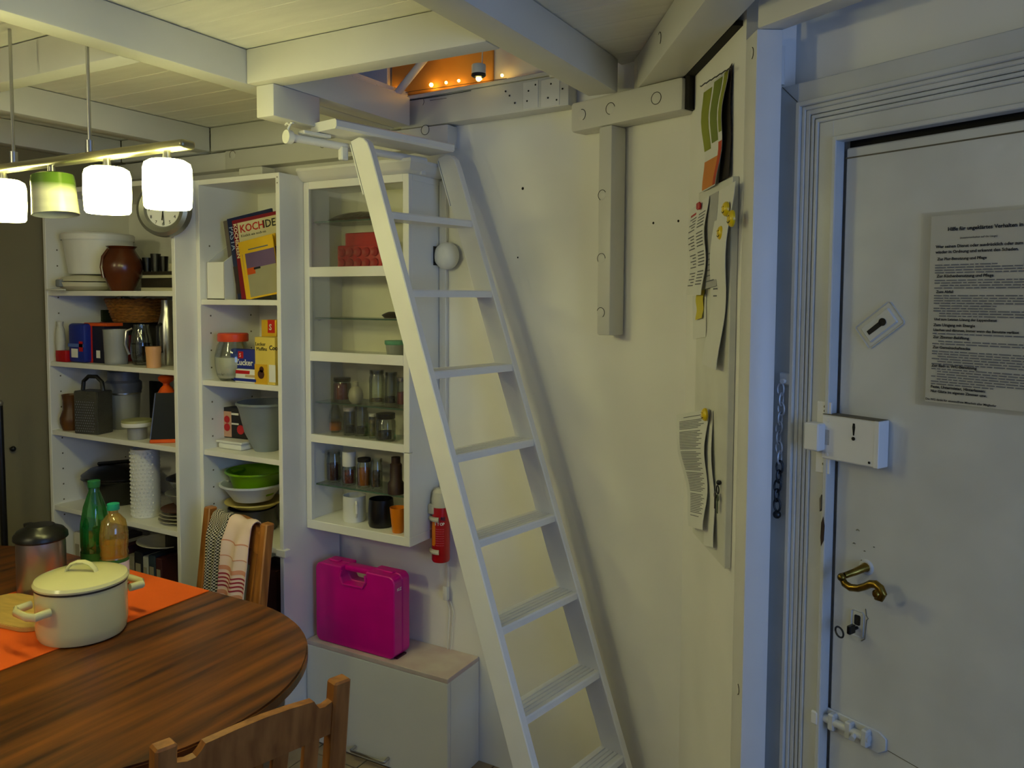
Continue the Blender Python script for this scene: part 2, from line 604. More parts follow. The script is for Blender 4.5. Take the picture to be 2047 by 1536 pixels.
put('housing', B().lathe([(0, .03), (.021, .03), (.0225, .027), (.0225, .0), (.019, -.004), (0, -.004)], 28), WHITEP, pk)
put('rim', B().lathe([(.0227, .002), (.0232, -.003), (.017, -.008), (0, -.008)], 28), DSTEEL, pk)
put('bulb', B().ball((0, 0, -.012), .009, 12), mat('puck_bulb_glow', (1, .85, .4), .4, emit=(1, .72, .18), estr=8), pk)
put('cord', B().cyl((.012, 0, .03), (.02, .03, .70), .0018, seg=6), WHITEP, pk)
fg = mat('fairy_light_glow', (1, .7, .2), .4, emit=(1, .55, .08), estr=30)
fy = thing('fairy_light_string', 'string of tiny warm fairy lights along the loft floor edge', 'fairy lights', (-1.75, 2.262, 2.315))
for x in (-.01, .165, .225, .275, .36, .44):
    put('bulb', B().ball((x, 0, -.004 if x > .3 else 0), .005 if x != .165 else .007, 10), fg, fy)
put('wire', B().tube([(-.03, .01, -.01), (.1, .012, -.008), (.2, .01, -.01), (.45, .012, -.012)], .001, 5), BLACK, fy)
lw = bpy.data.lights.new('fairy_glow', 'POINT')
lw.energy = .15
lw.color = (1, .43, .02)
lw.shadow_soft_size = .05
lo = link(bpy.data.objects.new('fairy_glow', lw))
lo.parent = fy
lo.location = (.23, -.07, .10)

# ------------------------------------------------------------------ door with its casing
tr = thing('trim_1', 'moulded white door casing with reeded inner edge', None, D0, rad(-26), kind='structure')
# casing profile: (x from, x to, how far it stands into the room)
prof = [(-.215, -.104, .030), (-.104, -.0925, .042), (-.0925, -.083, .034), (-.083, -.0715, .031), (-.0695, -.061, .031), (-.059, -.050, .031), (-.050, -.012, .027), (-.012, -.001, .034)]
names = ['outer_board', 'bead', 'reed', 'reed', 'reed', 'reed', 'inner_board', 'stop_strip']
for (a, b, d), n in zip(prof, names):
    at_ = max(a, -.150)
    put(n, B().box(a, b, -d, .0, -.239, 1.955 - at_, .002), DOORP, tr)
    # the same profile across the top, butted behind the upright
    put(n, B().box(at_, 1.15, -d + .0006, .0, 1.955 - b, 1.955 - at_ + .0005, .002), DOORP, tr)
put('hinge', B().cyl((-.152, -.034, 2.11), (-.152, -.034, 2.20), .008, seg=12), PAINT, tr)
put('mitre_crack', B().tube([(-.150, -.0306, 2.105), (-.105, -.0306, 2.06)], .0010, 5), CRACK2, tr)
put('chipped_paint', B().prism([(-.010, 1.03), (-.003, 1.045), (-.002, 1.08), (-.006, 1.10), (-.011, 1.085), (-.012, 1.05)], -.0348, -.034), mat('bare_old_wood', (.22, .15, .10), .8), tr)
put('chipped_paint', B().prism([(-.016, 1.11), (-.012, 1.12), (-.013, 1.15), (-.017, 1.14)], -.0348, -.0272), CRACK2, tr)

dr = thing('door_1', 'old white painted flat door with several locks', None, D0, rad(-26), kind='structure')
put('door_leaf', B().box(.003, 1.02, .0, .045, -.235, 1.942, .003), DOORP, dr)
put('head_gap', B().box(-.001, 1.02, .02, .05, 1.942, 1.97), CRACK_SHADE, dr)
put('top_rebate', B().box(.003, 1.02, -.0015, .0, 1.918, 1.921), CRACK2, dr)
rl = put('rim_lock', B().box(-.027, .112, -.040, -.001, 1.236, 1.338, .003), PAINT, dr)
put('keyhole', B().prism([(.0515, 1.300), (.0545, 1.300), (.0565, 1.318), (.0555, 1.327), (.0505, 1.327), (.0495, 1.318)], -.0404, -.039).lathe([(0, .0), (.0042, 0), (.0042, .001)], 14, MX.Translation((.053, -.0403, 1.293)) @ RX90), CRACK_SHADE, rl)
put('case_edge', B().box(.100, .1128, -.0405, -.002, 1.2355, 1.3385, .0015), PAINT, rl)
put('screw', B().lathe([(0, .001), (.0035, .0008), (.0045, 0)], 12, MX.Translation((-.012, -.0402, 1.325)) @ RX90), PAINT, rl)
put('screw', B().lathe([(0, .001), (.0035, .0008), (.0045, 0)], 12, MX.Translation((-.012, -.0402, 1.247)) @ RX90), PAINT, rl)
put('screw', B().lathe([(0, .0006), (.003, .0006)], 12, MX.Translation((.092, -.0402, 1.246)) @ RX90), CRACK_SHADE, rl)
put('top_gap', B().box(-.026, .11, -.039, -.002, 1.3382, 1.3396), CRACK2, rl)
st = put('lock_keeper', B().box(-.076, -.038, -.066, -.030, 1.255, 1.318, .003), PAINT, dr)
put('keeper_plate', B().box(-.066, -.030, -.0315, -.026, 1.200, 1.366, .001), PAINT, st)
put('latch_bolt', B().box(-.045, -.026, -.040, -.030, 1.268, 1.305, .001), mat('old_brass', (.62, .50, .25), .45, .8), st)
for z in (1.222, 1.355, 1.345):
    put('screw', B().lathe([(0, .0006), (.0035, .0004)], 10, MX.Translation((-.045, -.0317, z)) @ RX90), CRACK2, st)
# tilted key plate with a large keyhole
KM = MX.Translation((.083, 0, 1.545)) @ MX.Rotation(rad(-38), 4, 'Y')
kp = put('key_plate', B().box(-.040, .040, -.007, 0, -.020, .020, .003, mx=KM), DOORP, dr)
put('key_plate_rim', B().box(-.050, .050, -.003, 0, -.030, .030, .004, mx=KM), DOORP, kp)
put('keyhole', B().prism([(-.030, -.005), (.008, -.0055), (.008, .0055), (-.030, .005)], -.0078, -.0066, mx=KM).lathe([(0, 0), (.0085, 0), (.0085, .001)], 16, KM @ MX.Translation((.012, -.0078, 0)) @ RX90), mat('old_keyhole_dark', (.10, .08, .05), .8), kp)
# brass lever handle
BR = mat('aged_brass', (.58, .47, .20), .28, 1., var=.2, vscale=40)
hn = put('lever_handle', B().tube([(.030, -.052, .988), (.026, -.054, .978), (.033, -.055, .968), (.048, -.056, .964), (.066, -.056, .968), (.082, -.056, .977), (.094, -.056, .986), (.106, -.056, .989), (.117, -.056, .984), (.123, -.056, .973), (.118, -.056, .963), (.108, -.056, .963)], [.0065, .0075, .008, .0085, .008, .008, .0085, .009, .009, .009, .009, .008], 12), BR, dr)
put('scroll_end', B().lathe([(0, .006), (.006, .005), (.010, .0), (.010, -.012)], 18, MX.Translation((.112, -.062, .970)) @ RX90), BR, hn)
put('lever_tip', B().ball((.026, -.057, .981), .0095, 14), BR, hn)
put('neck', B().tube([(.030, -.050, .985), (.042, -.030, .993), (.05, -.012, 1.0), (.05, 0, 1.0)], [.007, .008, .009, .012], 12), BR, hn)
put('rosette', B().lathe([(0, .004), (.014, .004), (.018, 0)], 20, MX.Translation((.05, 0, 1.0)) @ RX90), DOORP, hn)
# key in the lower lock
ky = put('key', B().cyl((.055, 0, .856), (.052, -.030, .852), .0035, seg=10).box(.048, .058, -.034, -.012, .846, .866, .002), BLACK, dr)
put('key_bow', B().tube([(.040 + .014 * cos(2 * pi * i / 18), -.048 - .006 * cos(2 * pi * i / 18), .851 + .011 * sin(2 * pi * i / 18)) for i in range(18)], .0022, 6, True), DSTEEL, ky)
put('escutcheon', B().box(.040, .070, -.0022, 0, .835, .895, .004), DOORP, ky)
put('flaked_paint', B().tube([(.073, -.001, .905), (.075, -.0012, .89), (.080, -.0012, .885), (.076, -.001, .88), (.074, -.001, .85), (.073, -.001, .835), (.065, -.001, .828)], .0009, 5), CRACK2, ky)
put('key_hole', B().box(.048, .062, -.0026, -.002, .862, .885, .002), CRACK_SHADE, ky)
for (x, z, r) in ((.060, 1.078, .004), (.052, 1.046, .003), (.078, 1.035, .002), (.072, 1.012, .002), (.100, 1.05, .0015)):
    put('paint_chip', B().tube([(x - r, -.0006, z), (x, -.0008, z + r * .7), (x + r, -.0006, z)], .0009, 5), CRACK2, dr)
# sliding bolt, painted over
bo = put('door_bolt', B().prism([(-.006, .590), (.128, .590), (.146, .604), (.146, .630), (.128, .640), (-.006, .640)], -.006, 0, bev=.0015), DOORP, dr)
put('bolt_rod', B().cyl((-.028, -.014, .618), (.112, -.014, .618), .0095, seg=14), DOORP, bo)
for x in (.012, .055, .095):
    put('bolt_guide', B().box(x, x + .016, -.024, -.004, .598, .638, .003), DOORP, bo)
put('bolt_knob', B().cyl((.078, -.012, .618), (.082, -.034, .612), .005, .0065, 12), DOORP, bo)
put('bolt_line', B().tube([(.148, -.0006, .605), (.30, -.0006, .592)], .0008, 5), CRACK2, dr)
put('bolt_keeper', B().box(-.024, -.006, -.036, -.027, .602, .634, .003), PAINT, bo)

# house rules sheet in a clear sleeve
pp = thing('house_rules_sheet', 'printed house rules sheet in a clear sleeve on the door', 'paper', D0 + (E26 * .195 + V((0, 0, 1.385))) * KD, rad(-26))
put('sheet', B().box(.008, .30, -.0022, -.0012, .004, .388), PAPER, pp)
put('sleeve', B().box(-.012, .31, -.0032, -.0024, -.004, .396), glass('clear_sleeve', (1, 1, 1), .01), pp)
PFm = lambda x, z: MX.Translation((x, -.0042, z)) @ RX90
tx = B()
heads = [(.352, .035, 'Hilfe für ungeklärtes Verhalten in der', .0105, .00025), (.335, .06, '(zusammenhalten auf die Länge)', .0055, 0),
         (.318, .012, 'Wer seinen Dienst oder ausdrücklich oder zum Frühstück', .0085, .0002), (.307, .012, 'wieder in Ordnung und erkennt den Schaden.', .0085, .0002),
         (.293, .016, 'Zur Flur-Benutzung und Pflege', .0078, .0002), (.258, .016, 'Zur Küchenbenutzung und Pflege', .0082, .00022), (.226, .016, 'Zum Abfall', .0078, .0002),
         (.170, .014, 'Und zum Letzten Lösung der Lappendienst', .0070, .0002), (.158, .013, 'Zum Umgang mit Energie', .0080, .00022), (.148, .013, 'Löschen und dämmen, immer wenn das Benutzte verlässt', .0070, .0002),
         (.133, .013, 'Zur Zimmer-Belüftung', .0078, .0002), (.112, .013, 'Zur Gemeinschaftsecke', .0078, .0002), (.074, .012, 'Zur Bad- u. WC-Benutzung', .0080, .00022),
         (.030, .012, 'Feste, Untermieter, Hinterlassen:', .0080, .00022), (.021, .012, 'Nur Gäste im eigenen Zimmer usw.', .0076, .0002), (.004, .002, 'Die WG dankt für einwandfreie Mitarbeit aller Mitglieder', .0060, .0001)]
for z, x, s, size, bold in heads:
    tx.text(s, size, PFm(x + .008, z + .004), .0001, bold)
put('heading_print', tx, INK, pp)
lt = B()
z = .282
rnd = random.Random(3)
hz = [h[0] for h in heads]
while z > .012:
    if min(abs(z - q) for q in hz) > .005:
        x = .02 + rnd.choice((0, 0, 0, .012))
        end = .292 - rnd.choice((0, 0, .02, .08, .15))
        while x < end:
            w = rnd.uniform(.006, .022)
            lt.box(x, min(x + w, end), -.0044, -.0040, z + .004, z + .0062)
            x += w + .0028
    z -= .0052
o = put('body_print', lt, INK2, pp, flat=True)
o['kind'] = 'stuff'

# door chain hanging beside the casing bead
ch = thing('door_chain', 'white painted door chain hanging on the casing', 'chain', D0 + (E26 * -.122 + V((0, 0, 1.08)) + N26 * .034) * KD, rad(-26))
put('chain_mount', B().box(-.012, .028, -.004, .006, .315, .345, .003).cyl((.004, -.004, .325), (.004, -.014, .325), .006, seg=12), PAINT, ch)
CHM = mat('painted_chain', (.72, .72, .72), .35, .3)
lk = None
for i in range(13):
    z = .305 - i * .0235
    mm = CHM if i < 8 else DSTEEL
    k = put('link', B().tube([(.0075 * cos(2 * pi * j / 14), 0, .0155 * sin(2 * pi * j / 14)) for j in range(14)], .0026, 6, True), mm, ch) if i in (0, 8) else share(lk, ch, name='link')
    lk = k
    k.location = (-.002 + .003 * sin(i), -.010, z)
    k.rotation_euler = (0, .08 * sin(i * 2.), rad(90 if i % 2 else 20))
put('end_knob', B().ball((-.002, -.012, .0), .010, 12), DSTEEL, ch)

for o_, dx in ((rl, .014), (st, .034), (kp, .014), (hn, .033), (ky, .012)):
    o_.location.x += dx
for o_ in (tr, dr, pp, ch):
    o_.scale = (KD, KD, KD)

# ------------------------------------------------------------------ pin board and papers
P59 = lambda s, d, z: V((*C0, 0)) + E59 * s + N59 * d + V((0, 0, z))
s_of = lambda u, v: (lambda d: (V((*C0, 0)) - V((0, 0, 0))).dot(N59) / d.dot(N59))(ray(u, v))


def on59(u, v, d=0.):
    r_ = ray(u, v)
    k = ((V((*C0, 0)) + N59 * d) - CAM).dot(N59) / r_.dot(N59)
    p = CAM + r_ * k
    q = p - V((*C0, 0))
    return q.dot(E59), p.z


A59 = rad(-59)
pb = solo('pin_board', B().box(.165, .437, -.0165, -.0005, 1.01, 1.862, .002), mat('magnetic_board_white', (.88, .88, .84), .4), 'tall white magnetic board on the narrow wall', 'board', (*C0, 0), A59)


def pinned(name, label, cat, pts, m, d0=.0175, bulge=.006, th=.0008, n=8, group=None, phase=0., parent=None):
    "sheet between four corners (s,z): top-left, top-right, bottom-right, bottom-left on the pin board wall"
    (s0, z0), (s1, z1), (s2, z2), (s3, z3) = pts

    def f(a, b):
        s = (s0 * (1 - a) + s1 * a) * (1 - b) + (s3 * (1 - a) + s2 * a) * b
        z = (z0 * (1 - a) + z1 * a) * (1 - b) + (z3 * (1 - a) + z2 * a) * b
        return (s, -(d0 + bulge * sin(b * pi * 1.5 + phase) ** 2 + bulge * .6 * a * b), z)
    g = B().sheet(f, n, n * 2, th)
    return f, g


def pin_sheet(name, label, cat, quad, m, **k):
    pts = [on59(u, v, k.get('d0', .0175)) for u, v in quad]
    f, g = pinned(name, label, cat, pts, m, **k)
    t = thing(name, label, cat, (*C0, 0), A59)
    put('sheet', g, m, t)
    return t, f


def printed_lines(f, rows, t, m=INK2, a0=.08, a1=.9, hgt=.008, off=.0015, name='print', skip=()):
    g = B()
    for i, (b, l0, l1) in enumerate(rows):
        p = [V(f(a, bb)) + V((0, -off, 0)) for a, bb in ((l0, b), (l1, b), (l1, b + hgt), (l0, b + hgt))]
        t2 = bmesh.new()
        vs = [t2.verts.new(q) for q in p]
        t2.faces.new(vs)
        g._take(t2)
    o = put(name, g, m, t, flat=True)
    return o


# picture calendar above the board
cal, fcal = pin_sheet('picture_calendar', 'curling picture calendar hanging above the pin board', 'calendar', [(1408, 175), (1457, 140), (1441, 370), (1411, 384)], PAPER, d0=.012, bulge=.008)
GRN = mat('calendar_green', (.55, .58, .10), .6)
GRN2 = mat('calendar_leaf_green', (.46, .52, .14), .6)
ORG = mat('calendar_orange', (.85, .52, .16), .6)
ORG2 = mat('calendar_red_orange', (.75, .26, .05), .6)


def patch(f, a0, a1, b0, b1, t, m, name, off=.0012, n=6):
    g = B()
    g.sheet(lambda a, b: V(f(a0 + (a1 - a0) * a, b0 + (b1 - b0) * b)) + V((0, -off, 0)), 3, n, .0003)
    return put(name, g, m, t)


patch(fcal, .0, .38, .05, .62, cal, GRN, 'green_picture')
patch(fcal, .46, .80, .02, .58, cal, GRN2, 'leaf_picture')
patch(fcal, .86, 1., .0, .52, cal, GRN, 'green_picture')
patch(fcal, .0, .82, .72, .99, cal, ORG, 'orange_picture')
patch(fcal, .82, 1., .60, .99, cal, ORG2, 'orange_picture')
pts = [on59(u, v, .004) for u, v in ((1449, 150), (1464, 126), (1462, 352), (1440, 366))]
f2, g2 = pinned('', '', '', pts, BLACK, d0=.004, bulge=.003)
put('dark_back_sheet', g2, mat('calendar_dark_brown', (.13, .09, .06), .7), cal)  # very dark brown sheet behind the front sheet
put('wire_binding', B().tube([(lambda q: (q[0], -.02 - .004 * (i % 2), q[1]))(on59(1400 + i * 5.0, 172 - i * 3.1 + (i % 2) * 4, .02)) for i in range(13)], .0016, 5), DSTEEL, cal)
# month sheet with a red magnet
ms, fms = pin_sheet('month_sheet', 'small month calendar sheet held by a red magnet', 'paper', [(1383, 418), (1418, 392), (1412, 590), (1379, 590)], PAPER, d0=.022, bulge=.008)
rows = []
rn = random.Random(5)
for i in range(24):
    if i % 6 == 5:
        continue
    rows.append((.14 + i * .034, .05 + .5 * (i % 2) * .3, .42))
    rows.append((.13 + i * .034, .55, .93))
printed_lines(fms, rows, ms, hgt=.012)
printed_lines(fms, [(.085, .03, .35)], ms, RED, hgt=.025, name='red_heading')
mg = on59(1400, 412, .026)
solo('bar_magnet', B().box(-.011, .011, -.030, -.022, -.009, .009, .003), RED, 'red block magnet on the month sheet', 'magnet', P59(mg[0], .004, mg[1]), A59)
gs, fgs = pin_sheet('grey_note', 'grey note between month sheet and long sheet', 'paper', [(1418, 392), (1437, 382), (1438, 572), (1413, 578)], mat('grey_paper', (.72, .72, .72), .7), d0=.0185, bulge=.004)  # plain grey sheet
printed_lines(fgs, [(.62 + .06 * i, .1, .8) for i in range(6)], gs, INK2, hgt=.012)
ls, fls = pin_sheet('long_sheet', 'long blank white sheet curling under three smiley magnets', 'paper', [(1438, 382), (1471, 362), (1446, 740), (1412, 728)], PAPER, d0=.018, bulge=.010)
printed_lines(fls, [(.55, .2, .5), (.59, .2, .45)], ls, INK2)
ys, fys = pin_sheet('yellow_note', 'narrow yellow sticky note below the month sheet', 'paper', [(1394, 580), (1409, 580), (1407, 636), (1393, 640)], mat('yellow_note_paper', (.82, .76, .22), .7), d0=.019, bulge=.003)
bs, fbs = pin_sheet('small_blank_sheet', 'pale blank sheet behind the yellow note', 'paper', [(1385, 592), (1412, 588), (1412, 674), (1386, 678)], PAPER, d0=.0176, bulge=.0005)
SMY = mat('smiley_yellow', (.90, .78, .06), .3)


def smiley(u, v, d, r, label, tilt=0.):
    r *= 1.12
    s, z = on59(u, v, d)
    t = thing('smiley_magnet', label, 'magnet', P59(s, d - .004, z), A59, 'yellow smiley magnets')
    put('disc', B().lathe([(r, 0), (r, .004), (r * .8, .008), (r * .4, .0105), (0, .011)], 22, RX90), SMY, t)
    q = B()
    for sx in (-1, 1):
        q.ball((sx * r * .3, -.0095, r * .28), r * .11, 8)
    q.tube([(r * .55 * sin(a), -.0088 - .001 * cos(a), -r * .1 - r * .42 * cos(a)) for a in [-1.1 + .22 * i for i in range(11)]], r * .06, 5)
    put('face', q, INK, t)


smiley(1450, 418, .030, .014, 'upper smiley magnet on the long sheet')
smiley(1461, 437, .030, .0155, 'largest of the three smiley magnets, tilted on the board')
smiley(1440, 466, .028, .014, 'lowest of the three smiley magnets on the long sheet')
ps, fps = pin_sheet('folded_article', 'folded printed article hanging under a single smiley magnet', 'paper', [(1352, 830), (1418, 818), (1418, 1060), (1385, 1052)], PAPER, d0=.022, bulge=.010)
rows = [(.035, .25, .9)] + [(.07 + .014 * i, .1 + .10 * (i / 60), .9 - .08 * ((i * 7) % 3)) for i in range(60) if i % 13 != 6]
printed_lines(fps, rows, ps, INK2, hgt=.006)
pts = [on59(u, v, .018) for u, v in ((1418, 818), (1425, 822), (1434, 1095), (1412, 1090))]
f3, g3 = pinned('', '', '', pts, PAPER, d0=.018, bulge=.006)
put('back_page', g3, PAPER, ps)
smiley(1408, 829, .034, .0135, 'single smiley magnet holding the folded article')
kk = on59(1438, 990, .02)
kt = thing('hanging_keys', 'small bunch of tarnished keys hanging on the board', 'keys', P59(kk[0], .018, kk[1]), A59)
put('hook', B().ball((0, -.004, .028), .006, 10), DSTEEL, kt)
put('ring', B().tube([(.009 * cos(2 * pi * i / 14), -.006, .012 + .009 * sin(2 * pi * i / 14)) for i in range(14)], .0016, 6, True), DSTEEL, kt)
GRK = mat('verdigris_metal', (.42, .46, .34), .5, .5)
put('key', B().lathe([(0, .002), (.008, .002), (.008, 0), (0, 0)], 12, MX.Translation((.003, -.006, -.006)) @ RX90).box(.0, .006, -.008, -.006, -.04, -.008), GRK, kt)
put('key', B().lathe([(0, .002), (.007, .002), (.007, 0), (0, 0)], 12, MX.Translation((-.006, -.009, -.002)) @ RX90).box(-.009, -.004, -.011, -.009, -.032, -.004), DSTEEL, kt)

# ------------------------------------------------------------------ ladder
LO = V((-.742, 1.725, 0))
LZ = rad(-10.5)
SL = rad(69.12)
ct = 1 / tan(SL)
LP = mat('white_ladder_paint', (.945, .94, .92), .33, var=.03, vscale=6, bump=.05, bscale=35)
lad = thing('loft_ladder', 'white wooden ladder with grooved treads leaning up to the loft hatch', 'ladder', LO, LZ)
SW, STH, TL = .0775, .024, .338
for y0, y1 in ((-STH, 0), (TL, TL + STH)):
    top = 2.066
    poly = [(-SW, 0), (0, 0)]
    fx, bx = -ct * top, -ct * top - SW
    # rounded top end
    pts = []
    cx_, cz_ = (fx + bx) / 2, top - .022
    poly += [(-ct * (top - .05), top - .05), (-ct * (top - .02) - .004, top - .018), (-ct * top - .016, top - .003), (-ct * top - .035, top + .002), (bx + .004, top - .006)]
    put('stringer', B().prism(poly, y0, y1, bev=.0025), LP, lad)
tread = None
for i, z in enumerate((1.847, 1.623, 1.397, 1.174, .956, .740, .527, .307, .087)):
    if tread is None:
        g = B()
        # a board with four grooves along its top
        xs = [-.078]
        pf = [(-.078, -.021), (0, -.021), (0, -.004), (-.003, 0)]
        for gx in (-.016, -.030, -.044, -.058):
            pf += [(gx, 0), (gx - .0005, -.0035), (gx - .0035, -.0035), (gx - .004, 0)]
        pf += [(-.078, 0)]
        g.prism(pf, -.001, TL + .001)
        tread = put('tread', g, LP, lad)
        tread.location = (-ct * z - .002, 0, z)
    else:
        share(tread, lad, (-ct * z - .002, 0, z), name='tread')
put('foot_cap', B().prism([(-ct * .395 - SW - .004, .392), (-ct * .395 + .003, .380), (0.006, 0), (-SW - .004, 0)], -STH - .004, -STH), LP, lad)
put('landing_board', B().prism([(-.905, 2.072), (-.795, 2.072), (-.789, 2.078), (-.789, 2.094), (-.795, 2.099), (-.905, 2.099)], -.13, TL + .006), LP, lad)
put('hinge_strip', B().prism([(-ct * 1.90 - SW - .004, 1.90), (-ct * 1.90 - SW, 1.90), (-ct * 2.05 - SW, 2.05), (-ct * 2.05 - SW - .004, 2.05)], -STH, -.004), LP, lad)
put('hinge_strip', B().prism([(-ct * 1.90 - SW - .004, 1.90), (-ct * 1.90 - SW, 1.90), (-ct * 2.05 - SW, 2.05), (-ct * 2.05 - SW - .004, 2.05)], TL, TL + .020), LP, lad)
rod = thing('hanging_rod', 'white tube with disc end below the loft hatch, behind the ladder top', 'rod', LO, LZ)
put('tube', B().cyl((-.895, -.205, 2.047), (-.88, .30, 2.047), .0115, seg=18), LP, rod)
put('end_disc', B().cyl((-.896, -.222, 2.047), (-.895, -.205, 2.047), .019, seg=24), WHITEP, rod)
put('hook', B().tube([(-.895, -.215, 2.066), (-.895, -.21, 2.08), (-.905, -.21, 2.088), (-.915, -.21, 2.083)], .003, 6).tube([(-.895, -.215, 2.07), (-.887, -.21, 2.086), (-.878, -.21, 2.084)], .003, 6), WHITEP, rod)
put('bracket', B().box(-.90, -.87, -.18, -.085, 2.06, 2.07, .002), WHITEP, rod)
put('stop_tab', B().box(-.893, -.873, -.045, -.02, 2.005, 2.045, .003), WHITEP, rod)
put('stop_tab', B().box(-.889, -.87, .275, .295, 2.0, 2.045, .002), WHITEP, rod)

# dark dots and a grubby patch on the curved wall
dots = [(1045, 377, .004), (1306, 446, .003), (1356, 442, .003), (1035, 515, .0025)]
for k, (u, v, r) in enumerate(dots):
    r_ = ray(u, v)
    # walk to the curved wall
    best = None
    for i in range(len(pl) - 1):
        a, b = V((*pl[i], 0)), V((*pl[i + 1], 0))
        e = b - a
        n = V((e.y, -e.x, 0)).normalized()
        q = CAM + r_ * ((a - CAM).dot(n) / r_.dot(n))
        s = (q - a).dot(e) / e.dot(e)
        if -.01 <= s <= 1.01:
            best = (q, atan2(e.y, e.x))
    q, az = best
    lab = ['drilled screw hole in the curved wall, high right of the ladder', 'left of two tiny holes in the curved wall beside the wall post', 'right of two tiny holes in the curved wall near the papers', 'faint nail hole in the wall right beside the ladder top'][k]
    solo('wall_plug', B().lathe([(0, .0005), (r, .0005), (r * 1.2, 0)], 12, RX90), CRACK_SHADE, lab, 'hole', q, az)

# ------------------------------------------------------------------ pendant lamp
LS = 1.18 / 1.10
lm = thing('pendant_lamp', 'long pendant lamp rail with four glass shades over the table', 'lamp', (-1.72 * LS, 1.10 * LS, 1.6 + .305 * LS))
put('rail', B().box(-.375, .362, -.018, .018, -.010, .008, .007, 3), mat('brushed_rail', (.60, .58, .46), .3, .7), lm)
for x in (-.252, .041):
    k = put('suspension_rod', B().cyl((x, 0, .01), (x, 0, (ZC - 1.6) / LS - .305), .0038, seg=10), STEEL, lm)
    put('rod_sleeve', B().cyl((x, 0, .005), (x, 0, .035), .009, seg=14), STEEL, k)
SHW = mat('lit_white_glass', (1, 1, .95), .4, emit=LAMPC, estr=LAMP)
BULB = mat('lit_bulb', (1, 1, .95), .4, emit=LAMPC, estr=LAMP * 9)
SHG = mat('green_white_glass', (.86, .86, .74), .22, var=.06, vscale=6, grain=(1, 1, 9))
# green glass at the top of the unlit shade melts into white below
nt = SHG.node_tree
tcn = nt.nodes.new('ShaderNodeTexCoord')
sep = nt.nodes.new('ShaderNodeSeparateXYZ')
nt.links.new(tcn.outputs['Object'], sep.inputs[0])
rmp = nt.nodes.new('ShaderNodeMapRange')
rmp.inputs['From Min'].default_value = -.050
rmp.inputs['From Max'].default_value = -.072
nt.links.new(sep.outputs['Z'], rmp.inputs['Value'])
mixc = nt.nodes.new('ShaderNodeMix')
mixc.data_type = 'RGBA'
mixc.inputs['A'].default_value = (*lin((.33, .45, .14)), 1)
nt.links.new(rmp.outputs[0], mixc.inputs['Factor'])
pr = nt.nodes['Principled BSDF']
src = pr.inputs['Base Color'].links[0].from_socket
nt.links.new(src, mixc.inputs['B'])
nt.links.new(mixc.outputs['Result'], pr.inputs['Base Color'])
for i, x in enumerate((.295, .099, -.103, -.298)):
    zt = -.028
    R1 = .0475
    pf = [(.010, zt), (R1 * .72, zt), (R1 * .93, zt - .006), (R1, zt - .018), (R1 * 1.01, zt - .06), (R1 * .97, zt - .093), (R1 * .90, zt - .098), (R1 * .90, zt - .094), (R1 * .93, zt - .08), (R1 * .95, zt - .02), (R1 * .7, zt - .004), (.010, zt - .004)]
    if i == 2:
        pf = [(.010, zt), (R1 * .70, zt), (R1 * .92, zt - .004), (R1 * .95, zt - .014), (R1 * .99, zt - .06), (R1 * 1.03, zt - .093), (R1 * .99, zt - .093), (R1 * .95, zt - .06), (R1 * .90, zt - .014), (R1 * .7, zt - .004), (.010, zt - .004)]
    sh = put('shade', B().lathe(pf, 24, MX.Translation((x, 0, 0)) @ (MX.Rotation(rad(-6), 4, 'Y') if i == 2 else MX.Identity(4))), SHG if i == 2 else SHW, lm, label='unlit green and white glass shade' if i == 2 else 'glowing white glass shade')
    put('socket', B().cyl((x, 0, -.030), (x, 0, -.008), .009, .007, 14), STEEL, sh)
    put('bulb', B().ball((x, 0, zt - .055), .017, 12, 1.5), WHITEP if i == 2 else BULB, sh)

for o_ in [lm]:
    o_.scale = (LS, LS, LS)

# unseen second lamp, inferred, added as warm fill behind the viewer
gl = thing('fill_globe_lamp', 'inferred opal globe fill lamp in the part of the kitchen behind the viewer', 'lamp', (-2.1, -.8, ZC))
put('ceiling_cup', B().lathe([(0, 0), (.05, 0), (.045, -.03), (0, -.03)], 24), WHITEP, gl)
put('globe', B().ball((0, 0, -.20), .13, 14), mat('lit_opal_globe', (1, 1, .95), .4, emit=(1, .92, .50), estr=33), gl)
put('stem', B().cyl((0, 0, -.03), (0, 0, -.08), .012), STEEL, gl)

# ------------------------------------------------------------------ bookcases
def bookcase(name, label, x0, x1, y0, y1, ztop, shelves, holes=True):
    t = thing(name, label, 'bookcase', (x0, y0, 0))
    w, d = x1 - x0, y1 - y0
    th = .018
    put('side_panel', B().box(0, th, 0, d, 0, ztop, .0015), LAMI, t)
    put('side_panel', B().box(w - th, w, 0, d, 0, ztop, .0015), LAMI, t)
    put('top_panel', B().box(th, w - th, .001, d, ztop - .018, ztop, .001), LAMI, t)
    put('back_panel', B().box(th, w - th, d - .006, d, .05, ztop - .018), LAMI, t)
    put('plinth', B().box(th, w - th, .01, .025, 0, .06), LAMI, t)
    for z in shelves:
        put('shelf', B().box(th, w - th, .004, d - .006, z, z + .019, .001), LAMI, t)
    if holes:
        h = B()
        zz = .25
        while zz < ztop - .2:
            for yy in (.045, d - .05):
                h.box(th, th + .0006, yy - .0028, yy + .0028, zz - .0028, zz + .0028)
            zz += .064
        o = put('shelf_pin_holes', h, CRACK2, t, flat=True)
        o['kind'] = 'stuff'
    return t


